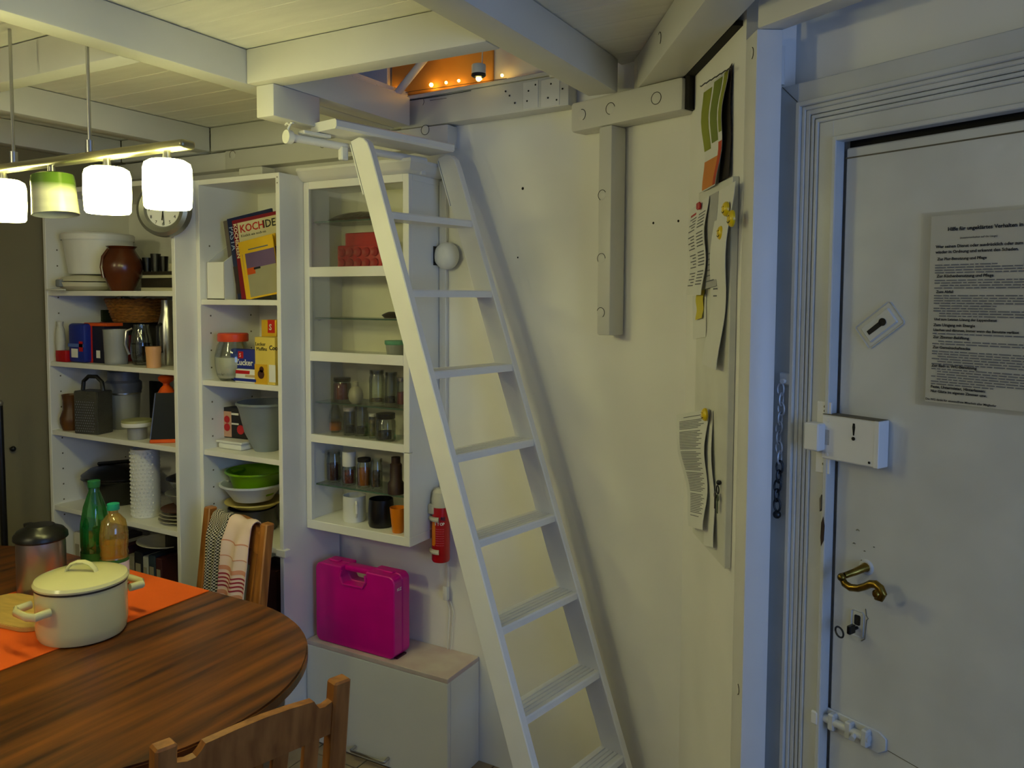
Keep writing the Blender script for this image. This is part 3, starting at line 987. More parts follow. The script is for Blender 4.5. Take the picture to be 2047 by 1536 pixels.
WY, NY = 1.907, 1.998
WS = [1.601, 1.317, 1.037, .727, .36, .06]
NS = [1.571, 1.276, 1.018, .705, .38, .06]
bookcase('wide_bookcase', 'wide white bookcase packed with kitchenware at the left wall', -3.232, -2.441, WY, 2.285, 2.02, WS)
nb = bookcase('narrow_bookcase', 'narrow white bookcase with magazines, flour and bowls', -2.4405, -2.023, NY, 2.285, 2.02, NS)
put('corner_tab', B().box(.385, .4305, -.006, .02, .70, .726, .002), LAMI, nb)
for z in (1.985, 2.004):
    put('screw_cap', B().lathe([(0, .0005), (.0025, .0005)], 8, MX.Translation((.409, -.0002, z)) @ RX90), CRACK2, nb)
W_ = [z + .0195 for z in WS]
N_ = [z + .0195 for z in NS]


def round_thing(name, label, cat, u0, u1, v, Y, z, prof, m, seg=28, part=None, group=None):
    "prof in units of (radius fraction, height in metres)"
    p = at((u0 + u1) / 2, v, Y)
    r = halfw(u0, u1, v, Y)
    t = thing(name, label, cat, (p.x, p.y, z), 0, group)
    put(part or 'body', B().lathe([(a * r, h) for a, h in prof], seg), m, t)
    return t, r


def box_thing(name, label, cat, u0, u1, v, Y, z, h, dep, m, rz=0., bev=.002, part='body', w=None, lean=0.):
    a, b = at(u0, v, Y), at(u1, v, Y)
    if w is None:
        w = (b - a).length
    c = (a + b) / 2
    t = thing(name, label, cat, (c.x, c.y, z), rz)
    mx = MX.Rotation(lean, 4, 'X') if lean else None
    put(part, B().box(-w / 2, w / 2, 0, dep, 0, h, bev, 2, mx=mx), m, t)
    return t, w


def front_label(t, x0, x1, z0, z1, m, name='label_print', d=.0006):
    return put(name, B().box(x0, x1, -d, .0002, z0, z1), m, t)


def front_text(t, s, size, x, z, m, name='lettering', d=.0010, bold=.0, rot=0.):
    return put(name, B().text(s, size, MX.Translation((x, -d, z)) @ MX.Rotation(rot, 4, 'Y') @ RX90, .0003, bold), m, t)


# ---- wide bookcase, top shelf
CREAM = mat('cream_plastic', (.84, .82, .72), .4)
wf = thing('waffle_iron', 'flat cream waffle iron lying under the white tub', 'waffle iron', (-3.085, 2.005, W_[0]))
wf.scale = (.86, .86, 1)
put('lower_shell', B().lathe([(0, 0), (.10, 0), (.135, .018), (.142, .034), (.0, .034)], 32, ell=.95), CREAM, wf)
put('upper_shell', B().lathe([(0, .066), (.07, .064), (.118, .055), (.140, .038), (.0, .036)], 32, ell=.95), CREAM, wf)
put('latch', B().box(-.035, .0, -.145, -.12, .015, .045, .006, 2), GREYP, wf)
put('cord', B().tube([(-.13, -.02, .02), (-.16, -.06, .01), (-.13, -.13, .004), (-.04, -.155, .004), (.05, -.15, .004)], .0035, 6), WHITEP, wf)
t, r = round_thing('plastic_tub', 'large white lidded tub sitting on the waffle iron', 'tub', 130, 264, 500, 2.045, W_[0] + .0665, [(0, 0), (.78, 0), (.81, .004), (.95, .135), (.95, .14)], WHITEP)
put('lid', B().lathe([(r * 1.0, .136), (r * 1.0, .158), (r * .96, .164), (r * .5, .170), (0, .170)], 32), WHITEP, t)
CLAY = mat('brown_glazed_clay', (.36, .17, .07), .25, var=.15)
t, r = round_thing('clay_jug', 'round brown clay jug on the top shelf', 'jug', 205, 283, 540, 1.985, W_[0], [(0, 0), (.55, 0), (.58, .006), (.9, .06), (1., .09), (.93, .12), (.66, .155), (.62, .162), (.74, .172), (.70, .172), (.58, .162), (.6, .15), (.85, .09), (0, .01)], CLAY)
put('rib', B().tube([(-.2 * r, -r * .60, .16), (-.25 * r, -r * .88, .13), (-.25 * r, -r * .97, .09), (-.2 * r, -r * .9, .05)], .006, 8), CLAY, t)
DISH = mat('dark_tray', (.20, .18, .14), .4)
zz = W_[0]
for k, (h, m, lab) in enumerate(((.014, CREAM, 'cream lowest tray of the tray stack beside the clay jug'), (.036, DISH, 'thick dark tray in the tray stack beside the clay jug'), (.012, CREAM, 'cream upper tray of the tray stack beside the clay jug'), (.014, DISH, 'thin dark top tray of the stack under the black cups'))):
    t, w = box_thing('baking_tray', lab, 'tray', 281 + k, 352, 560, 2.03, zz, h - .0005, .20, m)
    put('rim', B().box(-w / 2 - .003, w / 2 + .001, -.003, .2, h - .003, h - .0006), m, t)
    zz += h
for k, (u, w, h) in enumerate(((294, 20, .055), (311, 20, .07), (327, 18, .06))):
    lab = ['left of three black cups on the tray stack', 'middle and tallest black cup on the tray stack', 'right black cup on the tray stack'][k]
    t, r = round_thing('black_cup', lab, 'cup', u - w / 2, u + w / 2, 510, 2.06 + .01 * k, zz, [(0, 0), (.75, 0), (1, h), (.92, h), (.7, .006), (0, .006)], BLACK if k != 1 else DSTEEL, 18)
box_thing('small_carton', 'small cream carton at the right end of the tray stack', 'carton', 336, 351, 520, 2.05, zz, .03, .06, CREAM)

# ---- wide bookcase, second shelf
z = W_[1]
t, w = box_thing('sugar_packet', 'tall blue packet with red mark on the second shelf', 'packet', 136, 168, 700, 1.925, z, .155, .05, BLUE, bev=.012)
front_label(t, -.03, .012, .02, .055, PAPER)
front_label(t, .02, .045, .045, .085, RED, 'red_mark')
front_label(t, -.05, .05, .062, .075, mat('light_blue_print', (.35, .45, .75), .5), 'blue_band')
t, w = box_thing('dark_carton', 'dark blue carton with an orange red edge beside the blue packet', 'carton', 170, 208, 700, 1.955, z, .145, .07, mat('navy_card', (.06, .07, .18), .5))
front_label(t, -w / 2, -w / 2 + .05, .0, .146, mat('red_orange_card', (.75, .14, .05), .5), 'orange_edge')
put('orange_lid_edge', B().box(-w / 2, w / 2 + .02, -.002, .07, .146, .158, .001), mat('orange_card', (.85, .33, .06), .5), t)
front_label(t, .012, .036, .02, .05, PAPER)
t, w = box_thing('red_tin', 'small red tin at the left end of the second shelf', 'tin', 111, 131, 715, 1.914, z, .045, .04, RED)
t, r = round_thing('white_bag', 'crumpled pale bag standing on the red tin', 'bag', 112, 131, 690, 1.933, z + .0455, [(0, 0), (.9, 0), (1, .04), (.85, .08), (.55, .10), (.7, .115), (0, .11)], mat('pale_bag', (.80, .80, .76), .6, bump=.6, bscale=30), 14)
t, r = round_thing('clear_canister', 'clear plastic canister standing before the dark carton', 'canister', 208, 256, 700, 1.965, z, [(0, 0), (.85, 0), (.88, .004), (.97, .13), (1., .135), (.95, .135), (.85, .01), (0, .006)], FROST)
put('contents', B().lathe([(0, .008), (r * .8, .008), (r * .83, .03), (0, .034)], 20), CREAM, t)
t, r = round_thing('red_can', 'red can behind the clear canister', 'can', 246, 268, 705, 2.09, z, [(0, 0), (1, 0), (1, .10), (.95, .105), (0, .105)], mat('dark_red_can', (.55, .03, .06), .4), 20)
t, r = round_thing('glass_pot', 'round glass coffee pot with dark contents on the second shelf', 'coffee pot', 262, 304, 700, 2.0, z, [(0, 0), (.7, 0), (.95, .03), (1, .07), (.85, .12), (.66, .145), (.7, .155), (.62, .155), (.6, .14), (.8, .11), (.93, .07), (.85, .02), (0, .006)], CLEAR)
put('coffee', B().lathe([(0, .008), (r * .8, .012), (r * .9, .05), (r * .9, .085), (0, .085)], 24), mat('black_coffee', (.04, .05, .07), .15), t)
put('handle', B().tube([(-r * .6, -r * .5, .14), (-r * .9, -r * .9, .13), (-r * 1.0, -r * 1.0, .08), (-r * .8, -r * .75, .04)], .005, 8), STEEL, t)
t, r = round_thing('peach_jar', 'small peach coloured jar at the shelf front', 'jar', 292, 322, 715, 1.945, z, [(0, 0), (.9, 0), (.95, .055), (1.0, .06), (1.0, .078), (0, .078)], mat('peach_plastic', (.85, .64, .44), .4), 22)
t, r = round_thing('steel_flask', 'tall shiny steel flask at the right end of the second shelf', 'flask', 318, 353, 690, 2.05, z, [(0, 0), (.9, 0), (1, .01), (1, .16), (.7, .20), (.6, .23), (.62, .25), (0, .25)], STEEL, 24)
put('handle', B().tube([(r * .2, -r * 1.0, .16), (r * .2, -r * 1.45, .15), (r * .2, -r * 1.5, .08), (r * .2, -r * 1.0, .05)], .006, 8), DSTEEL, t)
t, w = box_thing('green_carton', 'dark green carton lying behind the wicker basket', 'carton', 172, 205, 630, 2.135, z + .155, .05, .08, mat('dark_green_card', (.13, .17, .08), .6))
box_thing('store_box', 'dark store box at the back of the second shelf under basket and carton', 'box', 172, 300, 700, 2.13, z, .154, .10, mat('dark_store_box', (.12, .11, .09), .7))
WICK = mat('wicker', (.55, .36, .13), .6, var=.3, vscale=60, grain=(1, 1, 4))
bk = thing('wicker_basket', 'low round wicker bread basket perched above the cartons', 'basket', (-2.93, 2.10, z + .1595))
for k in range(8):
    q = k / 7
    rr_ = .098 + .032 * q
    put('coil', B().tube([(rr_ * cos(2 * pi * i / 30), .75 * rr_ * sin(2 * pi * i / 30), .008 + .0115 * k + .002 * sin(i * 2.1 + k)) for i in range(30)], .0075, 6, True), WICK, bk)
put('base', B().lathe([(0, 0), (.1, 0), (.1, .008), (0, .008)], 24, ell=.75), WICK, bk)
put('napkin', B().sheet(lambda a, b: (-.07 + .12 * a, -.05 + .08 * b, .095 + .012 * sin(a * 5 + b * 3)), 6, 5, .002), mat('cream_napkin', (.84, .80, .62), .8), bk)

# ---- wide bookcase, third shelf
z = W_[2]
t, r = round_thing('brown_jug', 'waisted brown earthenware jug at the left of the third shelf', 'jug', 122, 164, 830, 1.955, z, [(0, 0), (.75, 0), (1, .03), (1, .05), (.72, .085), (.72, .12), (.82, .145), (.75, .145), (.65, .12), (0, .03)], mat('brown_earthenware', (.36, .22, .09), .4, var=.2, vscale=14))
GRT = mat('grater_steel', (.45, .45, .43), .38, .9, bump=.4, bscale=220)
gt = thing('box_grater', 'square steel box grater on the third shelf', 'grater', (-3.005, 1.955, z), rad(12))
put('body', B().slab([(-.058, -.04), (.058, -.04), (.058, .04), (-.058, .04)], 0, .17, bev=.003), GRT, gt)
h = B()
for i in range(9):
    for j in range(12):
        h.ball((-.048 + i * .0105 + (j % 2) * .005, -.0405, .012 + j * .0105), .0022, 6)
o = put('teeth', h, STEEL, gt)
o['kind'] = 'stuff'
put('top_handle', B().tube([(-.05, 0, .17), (-.045, 0, .205), (-.02, 0, .225), (.02, 0, .225), (.045, 0, .205), (.05, 0, .17)], .008, 10), DSTEEL, gt)
t, r = round_thing('blender_jug', 'clear plastic blender jug with a grey lid', 'blender jug', 212, 284, 820, 2.095, z, [(0, 0), (.7, 0), (.75, .01), (.86, .14), (.88, .15), (.80, .15), (.68, .012), (0, .012)], FROST)
put('lid', B().lathe([(r * .9, .150), (r * .95, .165), (r * .95, .19), (r * .8, .20), (r * .8, .235), (0, .238)], 28), mat('clouded_grey_plastic', (.42, .44, .48), .4), t)
put('band', B().lathe([(r * .88, .142), (r * .92, .145), (r * .92, .150), (r * .85, .150)], 28), STEEL, t)
t, r = round_thing('lidded_tub', 'small clear tub with a white lid at the shelf front', 'tub', 246, 303, 860, 1.955, z, [(0, 0), (.62, 0), (.66, .045), (.6, .045), (.58, .004), (0, .004)], FROST)
put('lid', B().lathe([(r * .70, .044), (r * 1.0, .056), (r * 1.02, .070), (r * .98, .074), (0, .082)], 28), mat('pale_olive_lid', (.62, .62, .44), .4), t)
put('lid_rim', B().lathe([(r * 1.0, .050), (r * 1.03, .055), (r * 1.03, .064), (r * .99, .066)], 28), WHITEP, t)
og = thing('orange_topped_grater', 'tall dark four sided grater with orange handle and base', 'grater', (-2.602, 1.985, z), rad(40))
put('base', B().box(-.052, .052, -.052, .052, 0, .014, .003), ORANGE, og)
t_ = bmesh.new()
put('body', B().lathe([(.070, .014), (.046, .185), (0, .185), (0, .014)], 4, MX.Rotation(rad(45), 4, 'Z')), mat('dark_grater_plates', (.12, .13, .13), .3, .4), og, ang=20)
put('edge_strip', B().cyl((-.0495, -.0495, .014), (-.0325, -.0325, .185), .0022, seg=6), STEEL, og)
put('handle', B().lathe([(.030, .185), (.022, .20), (.012, .21), (.012, .218), (.026, .228), (.030, .240), (.022, .248), (0, .25)], 20), ORANGE, og)
t, w = box_thing('dark_frame', 'dark rectangular frame leaning at the back of the third shelf', 'tray', 300, 325, 800, 2.18, z, .19, .015, BLACK, w=.09)  # dark frame, modelled as a solid black slab

# ---- wide bookcase, fourth shelf
z = W_[3]
PANM = mat('black_enamel', (.035, .035, .035), .3)
pn = thing('black_pan', 'black lidded roasting pan on the fourth shelf', 'pan', (-3.045, 2.07, z))
put('body', B().lathe([(0, 0), (.085, 0), (.10, .01), (.135, .10), (.145, .105), (.14, .11), (.13, .11), (.095, .014), (0, .01)], 32, ell=.85), PANM, pn)
put('lid', B().lathe([(.143, .112), (.143, .118), (.11, .14), (.05, .155), (0, .158)], 32, ell=.85), PANM, pn)
put('lid_rod', B().cyl((-.08, -.02, .155), (.13, .02, .185), .008, seg=10), PANM, pn)
t, w = box_thing('red_carton', 'dark red carton behind the black pan', 'carton', 225, 262, 980, 2.225, z, .13, .04, mat('wine_card', (.28, .05, .05), .6))
cp = thing('dimpled_cup_stack', 'tall white dimpled cylinder of stacked cups on the fourth shelf', 'cup stack', (-2.755, 2.0, z))
hh = .262
rr_ = .0535
put('body', B().lathe([(0, 0), (rr_ * .95, 0)] + [(rr_ * (1 - .035 * (k % 2)), .004 + hh * k / 36) for k in range(37)] + [(rr_ * .9, hh + .004), (rr_ * .86, hh - .03), (0, hh - .03)], 32), WHITEP, cp)
h = B()
for k in range(17):
    for j in range(11):
        a = rad(-165 + 15 * j + (k % 2) * 7.5)
        h.ball((rr_ * .985 * cos(a), rr_ * .985 * sin(a), .012 + k * .015), .0048, 6)
o = put('dimples', h, WHITEP, cp)
o['kind'] = 'stuff'
for k in range(4):
    lab = ['lowest dinner plate of the stack on the fourth shelf', 'second dinner plate from the bottom of the stack', 'third dinner plate of the stack, below the brown plate', 'brown top plate on the dinner plate stack'][k]
    R1 = .098 - .003 * k
    solo('dinner_plate', B().lathe([(0, 0), (R1 * .62, 0), (R1 * .66, .004), (R1, .013), (R1, .0155), (R1 * .64, .0075), (0, .0065)], 36), mat('brown_plate', (.33, .19, .12), .3) if k == 3 else mat('stoneware_plate', (.72, .70, .62), .3), lab, 'plate', (-2.564, 2.03, z + .0125 * k), 0, 'plates stacked on the fourth shelf')
zz = z + .0125 * 3 + .0165
for k in range(2):
    R1 = .09 - .008 * k
    solo('glass_bowl', B().lathe([(0, 0), (R1 * .5, 0), (R1 * .8, .03), (R1, .055), (R1 * .96, .055), (R1 * .76, .032), (R1 * .48, .004), (0, .004)], 30), CLEAR if k else FROST, ['shallow frosted bowl resting on the dinner plates', 'clear glass bowl on top of the frosted bowl'][k], 'bowl', (-2.562, 2.05, zz + .05 * k))
solo('black_lid', B().lathe([(0, .03), (.02, .03), (.02, .02), (.06, .016), (.092, .004), (.095, 0), (0, 0)], 30), BLACK, 'black round lid on top of the glass bowls', 'guard', (-2.562, 2.06, zz + .1065))  # black lid lying on the bowls

# ---- wide bookcase, lower shelf seen over the table
z = W_[4]
BK = [(.045, .24, (.80, .78, .72), 'white book'), (.03, .22, (.55, .06, .16), 'crimson book'), (.05, .25, (.76, .74, .70), 'pale folder'), (.028, .2, (.16, .12, .1), 'dark brown book'), (.06, .235, (.20, .19, .18), 'charcoal folder'), (.03, .22, (.74, .74, .70), 'thin white book'), (.035, .21, (.12, .22, .28), 'teal book'), (.045, .23, (.2, .06, .12), 'maroon book'), (.04, .2, (.55, .52, .45), 'beige book'), (.05, .22, (.1, .1, .12), 'black book'), (.03, .21, (.7, .7, .66), 'narrow pale book'), (.04, .22, (.14, .2, .25), 'slate blue book'), (.035, .215, (.25, .08, .1), 'dark red book')]
x = -3.20
for k, (w, h, c, n) in enumerate(BK):
    t = thing('book', f'{n} standing on the lowest visible shelf of the wide bookcase', 'book', (x + w / 2, 1.98, z), 0, 'books on the lower shelf of the wide bookcase')
    put('cover', B().box(-w / 2, w / 2, 0, .16, 0, h, .003), mat('book_%d' % k, c, .6), t)
    put('spine_label', B().box(-w * .3, w * .3, -.0008, .0005, h * .55, h * .8), mat('spine_print', (.6, .57, .48), .7), t)
    x += w + .003
pd = thing('serving_plate', 'pale oval plate lying across the books on the lower shelf', 'plate', (-2.70, 2.03, z + .252))
put('plate', B().lathe([(0, 0), (.07, 0), (.11, .012), (.11, .015), (.068, .005), (0, .005)], 32, ell=.8), mat('pale_plate', (.80, .78, .70), .3), pd)
box_thing('dark_case', 'black box lying on top of the books at the shelf end', 'box', 330, 358, 1090, 2.0, z + .254, .05, .15, BLACK)

# ---- narrow bookcase, top shelf: magazines
z = N_[0]
mf = thing('magazine_file', 'white open magazine file at the left of the narrow bookcase', 'magazine file', (-2.372, 2.06, z))
put('front_wall', B().box(-.045, .045, -.035, -.032, 0, .135), LAMI, mf)
put('side_wall', B().prism([(-.035, 0), (.19, 0), (.19, .25), (.13, .25), (-.035, .135)], -.0015, .0015, mx=MX.Translation((-.045, 0, 0)) @ MX.Rotation(rad(90), 4, 'Z')), LAMI, mf)
put('side_wall', B().prism([(-.035, 0), (.19, 0), (.19, .25), (.13, .25), (-.035, .135)], -.0015, .0015, mx=MX.Translation((.045, 0, 0)) @ MX.Rotation(rad(90), 4, 'Z')), LAMI, mf)
put('base', B().box(-.045, .045, -.035, .19, 0, .003), LAMI, mf)


def magazine(label, x, y, yaw, lean, w, h, th, cm, group='magazines in the narrow bookcase'):
    t = thing('magazine', label, 'magazine', (x, y, z), rad(yaw), group)
    mx = MX.Rotation(rad(lean), 4, 'Y')
    put('cover', B().box(0, w, 0, th, 0, h, .0008, mx=mx), cm, t)
    return t, mx


def mag_patch(t, mx, x0, x1, z0, z1, m, name, d=.0007):
    return put(name, B().box(x0, x1, -d, 0, z0, z1, mx=mx), m, t)


def mag_text(t, mx, s, size, x, z_, m, d=.0010, bold=.0, vert=False):
    r_ = MX.Rotation(rad(90), 4, 'Y') if vert else MX.Identity(4)
    return put('lettering', B().text(s, size, mx @ MX.Translation((x, -d, z_)) @ r_ @ RX90, .0002, bold), m, t)


t, mx = magazine('grey brown magazine leaning at the left in the magazine file', -2.335, 2.075, 6, -9, .21, .29, .008, mat('grey_mag', (.40, .36, .33), .4))
t, mx = magazine('blue cookery magazine with vertical lettering, second from the left', -2.300, 2.062, 6, -9, .205, .295, .008, mat('navy_mag', (.10, .14, .30), .35))
mag_patch(t, mx, .0, .05, .02, .12, mat('dark_photo', (.20, .14, .12), .4), 'cover_photo')
mag_text(t, mx, 'PASTA', .030, .006, .265, mat('pale_blue_print', (.60, .68, .85), .5), vert=True)
t, mx = magazine('red edged magazine titled KOCHIDEEN', -2.262, 2.045, 6, -8, .205, .285, .008, mat('crimson_mag', (.50, .06, .13), .35))
mag_patch(t, mx, .024, .205, .10, .272, mat('cream_cover', (.82, .78, .62), .45), 'title_page')
mag_text(t, mx, 'KOCH', .038, .032, .236, mat('title_red', (.72, .08, .08), .5), .0012, .0006)
mag_text(t, mx, 'IDEEN', .038, .137, .236, mat('title_dark', (.14, .13, .10), .5), .0012, .0006)
mag_text(t, mx, 'Köstlich wie noch nie', .013, .034, .219, INK, .0012)
mag_text(t, mx, 'KOCHIDEEN', .022, .006, .272, mat('spine_cream', (.9, .87, .74), .5), .0012, .0004, True)
pf_ = B()
for k in range(5):
    pf_.box(.036, .075 + .008 * (k % 2), -.0011, -.0007, .195 - k * .011, .198 - k * .011, mx=mx)
put('small_print', pf_, INK2, t)
mag_patch(t, mx, .12, .15, .155, .172, BLACK, 'cover_photo', .0011)
mag_patch(t, mx, .15, .21, .15, .19, mat('gold_photo', (.72, .46, .10), .4), 'cover_photo', .0011)
t, mx = magazine('yellow bordered magazine leaning behind the front one', -2.222, 2.030, 4, -10, .172, .205, .006, YEL)
mag_patch(t, mx, .012, .172, .008, .16, mat('lilac_cover', (.42, .33, .48), .45), 'cover_photo')
t, mx = magazine('front yellow bordered magazine with a purple and grey cover', -2.192, 2.012, 4, -9, .145, .205, .006, YEL)
mag_patch(t, mx, .013, .145, .105, .16, mat('lilac_cover', (.42, .33, .48), .45), 'cover_photo')
mag_patch(t, mx, .013, .145, .006, .105, mat('grey_green_cover', (.62, .60, .48), .45), 'cover_photo')
mag_patch(t, mx, .013, .05, .085, .108, mat('orange_strip', (.80, .32, .06), .45), 'orange_strip', .0011)
mag_patch(t, mx, .03, .12, .170, .174, INK2, 'title_line', .0009)
mag_patch(t, mx, .045, .075, .099, .106, INK, 'small_print', .0013)

# ---- narrow bookcase, second shelf
z = N_[1]
t, r = round_thing('storage_jar', 'big glass flour jar with orange lid', 'jar', 431, 502, 720, 2.065, z, [(0, 0), (.72, 0), (.9, .02), (1, .06), (1, .09), (.85, .13), (.74, .14), (.74, .145), (.7, .145), (.7, .138), (.95, .09), (.85, .02), (0, .005)], CLEAR)
put('flour', B().lathe([(0, .007), (r * .80, .010), (r * .94, .05), (r * .96, .085), (0, .087)], 26), mat('flour_white', (.84, .83, .77), .9), t)
put('lid', B().lathe([(r * .82, .142), (r * .84, .146), (r * .84, .168), (r * .78, .172), (0, .172)], 30), mat('coral_lid', (.88, .30, .14), .4), t)
t, w = box_thing('sugar_bag', 'blue paper sugar bag marked Zucker lying before the jar', 'bag', 459, 512, 735, 2.035, z, .118, .022, mat('royal_blue_bag', (.10, .17, .55), .45), bev=.009)
front_text(t, 'Zucker', .030, -.036, .060, PAPER, bold=.0006)
front_label(t, -.022, .004, .084, .109, RED, 'red_shield')
front_text(t, 'S', .02, -.016, .089, PAPER)
t, w = box_thing('baking_packet', 'small white packet with red and blue print in front of the sugar bag', 'packet', 468, 510, 750, 2.006, z, .05, .020, PAPER, bev=.006, lean=rad(-8))
mx = MX.Rotation(rad(-8), 4, 'X')
for (a, b, c, d, m, n) in ((-.05, .02, .032, .044, RED, 'red_print'), (-.055, .055, .006, .016, BLUE, 'blue_print'), (.0, .05, .021, .030, mat('tan_print', (.75, .66, .5), .6), 'tan_print')):
    put(n, B().box(a, b, -.0008, .0002, c, d, mx=mx), m, t)
t, w = box_thing('cake_mix_box', 'pale yellow cake mix box at the shelf edge', 'box', 510, 550, 745, 2.008, z, .165, .065, mat('pale_yellow_box', (.88, .78, .36), .5))
front_text(t, 'Lecker', .018, -.045, .135, INK)
front_text(t, 'Muffins', .018, -.040, .118, INK)
front_text(t, 'Coco', .022, .022, .122, INK, bold=.0005)
front_label(t, -.05, .012, .0, .07, mat('gold_box', (.85, .66, .12), .5), 'gold_base')
put('cake_picture', B().lathe([(0, .001), (.016, .001)], 14, MX.Translation((-.018, -.0008, .035)) @ RX90).lathe([(0, .001), (.011, .001)], 14, MX.Translation((-.015, -.0008, .052)) @ RX90), mat('chocolate_print', (.25, .11, .08), .5), t)
front_label(t, .02, .05, .01, .07, PAPER)
t, w = box_thing('yellow_carton', 'taller yellow carton with red shield behind the cake mix box', 'carton', 523, 553, 700, 2.10, z, .222, .06, YEL)
front_label(t, -.005, .030, .175, .222, mat('red_shield_print', (.82, .14, .08), .5), 'red_shield')
front_text(t, 'S', .03, .002, .186, PAPER, bold=.0006)

# ---- narrow bookcase, third shelf
z = N_[2]
t, w = box_thing('lidded_dish', 'flat white lidded dish under the tea box', 'dish', 436, 482, 892, 2.05, z, .022, .14, WHITEP, bev=.006)
put('lid', B().box(-w / 2 - .006, w / 2 + .006, -.006, .146, .0225, .031, .003), WHITEP, t)
t, w = box_thing('tea_box', 'black and red printed tea box on the white dish', 'box', 447, 492, 860, 2.10, z + .0315, .115, .05, mat('black_tea_card', (.07, .06, .07), .5), rz=rad(4))
front_label(t, -w / 2 + .002, -w / 2 + .045, .004, .10, mat('pink_cream_print', (.78, .62, .52), .5), 'picture_panel')
put('fruit_picture', B().lathe([(0, .001), (.014, .001)], 14, MX.Translation((-w / 2 + .024, -.0009, .07)) @ RX90).lathe([(0, .001), (.015, .001)], 14, MX.Translation((-w / 2 + .024, -.0009, .04)) @ RX90).lathe([(0, .001), (.018, .001)], 14, MX.Translation((w / 2 - .03, -.0009, .035)) @ RX90), mat('berry_red', (.72, .08, .12), .5), t)
front_label(t, -.02, .02, .088, .096, PAPER)
front_label(t, -.015, .02, .052, .058, PAPER)
t, r = round_thing('mixing_bowl', 'large grey blue mixing bowl on the third shelf', 'bowl', 474, 592, 860, 2.115, z, [(0, 0), (.40, 0), (.45, .01), (.72, .07), (.90, .155), (.97, .172), (1., .172), (1., .180), (.95, .180), (.87, .158), (.68, .07), (0, .01)], mat('blue_grey_plastic', (.50, .54, .58), .45))

# ---- narrow bookcase, fourth shelf
z = N_[3]
t, r = round_thing('stock_pot', 'dark cooking pot at the bottom of the bowl stack', 'pot', 458, 552, 1060, 2.13, z, [(0, 0), (.95, 0), (1, .005), (1, .085), (.96, .085), (.95, .01), (0, .01)], mat('dark_pot', (.22, .21, .18), .35))
t, r = round_thing('cream_dish', 'cream oval dish below the white colander', 'dish', 452, 566, 1020, 2.13, z + .0855, [(0, 0), (.6, 0), (.95, .022), (1., .024), (1., .028), (.94, .028), (.6, .006), (0, .006)], mat('butter_cream', (.82, .74, .42), .4))
t, r = round_thing('white_colander', 'white plastic colander under the green bowl', 'colander', 442, 570, 985, 2.135, z + .1145, [(0, 0), (.58, 0), (.85, .045), (.96, .058), (1., .058), (1., .065), (.95, .065), (.82, .048), (.55, .006), (0, .006)], mat('bluish_white_plastic', (.82, .84, .88), .4))
put('spout', B().box(-r - .012, -r + .02, -.03, .0, .055, .064, .003), mat('bluish_white_plastic', (.8, .8, .8)), t)
LIME = mat('lime_plastic', (.46, .66, .03), .35)
t, r = round_thing('green_bowl', 'lime green plastic bowl with spout on top of the bowl stack', 'bowl', 452, 572, 950, 2.135, z + .135, [(0, 0), (.60, 0), (.66, .008), (.86, .075), (.96, .088), (1., .088), (1., .094), (.95, .094), (.83, .08), (.62, .014), (0, .012)], LIME)
put('spout', B().prism([(-r - .022, .090), (-r * .8, .088), (-r * .75, .078), (-r * .9, .080)], -.035, .02), LIME, t)
box_thing('dark_store_box', 'dark red box on the bottom shelf of the narrow bookcase', 'box', 500, 552, 1160, 2.05, N_[4], .22, .12, mat('maroon_box', (.22, .05, .06), .6))

# ------------------------------------------------------------------ clock on the bookcase
ck = thing('wall_clock', 'round grey wall clock behind the rightmost lamp shade', 'clock', (-2.444, 1.872, 1.903), rad(24))
CR = .096
put('bezel', B().lathe([(CR * .62, .010), (CR * .68, .020), (CR * .84, .026), (CR * .97, .018), (CR, .004), (CR, -.010), (0, -.010)], 48, RX90), mat('satin_grey_metal', (.55, .55, .52), .35, .6), ck)
put('dial', B().lathe([(0, .0105), (CR * .70, .0105)], 48, RX90), PAPER, ck)
dg = B()
for k in range(1, 13):
    a = rad(90 - 30 * k)
    s = str(k)
    dg.text(s, .016, MX.Translation((CR * .52 * cos(a) - .005 * len(s), -.0112, CR * .52 * sin(a) - .006)) @ RX90, .0002)
for k in range(60):
    a = rad(6 * k)
    dg.ball((CR * .655 * cos(a), -.0109, CR * .655 * sin(a)), .0009 if k % 5 else .0017, 6)
put('numerals', dg, INK, ck)
put('hour_hand', B().box(-.0018, .0018, -.0125, -.0115, -.038, .006, mx=MX.Rotation(rad(6), 4, 'Y')), INK, ck)
put('minute_hand', B().box(-.0012, .0012, -.0138, -.0128, -.055, .01, mx=MX.Rotation(rad(-4), 4, 'Y')), INK, ck)

# ------------------------------------------------------------------ glass fronted wall cabinet
KY = 2.11
KX0, KX1, KZ0, KZ1 = -2.0215, -1.567, .790, 2.0
kb = thing('glass_cabinet', 'tall narrow white wall cabinet with glazed front behind the ladder', 'cabinet', (KX0, KY, KZ0))
kw, kd, kh = KX1 - KX0, YB - KY - .001, KZ1 - KZ0
put('side_panel', B().box(.0004, .018, .018, kd, .0182, kh - .0202, .0005), LAMI, kb)
put('side_panel', B().box(kw - .018, kw - .0004, .018, kd, .0182, kh - .0202, .0005), LAMI, kb)
put('back_panel', B().box(.018, kw - .018, kd - .008, kd, .018, kh - .02), mat('cream_back_board', (.94, .93, .84), .5), kb)
put('bottom_panel', B().box(0, kw, 0, kd, -.014, .018, .002), LAMI, kb)
put('top_panel', B().box(0, kw, .0182, kd, kh - .02, kh - .0004), LAMI, kb)
RAILS = [(1.671 - KZ0, 1.705 - KZ0), (1.377 - KZ0, 1.411 - KZ0), (1.089 - KZ0, 1.117 - KZ0)]
put('stile', B().box(0, .024, 0, .0178, .0182, kh - .0004, .001), LAMI, kb)
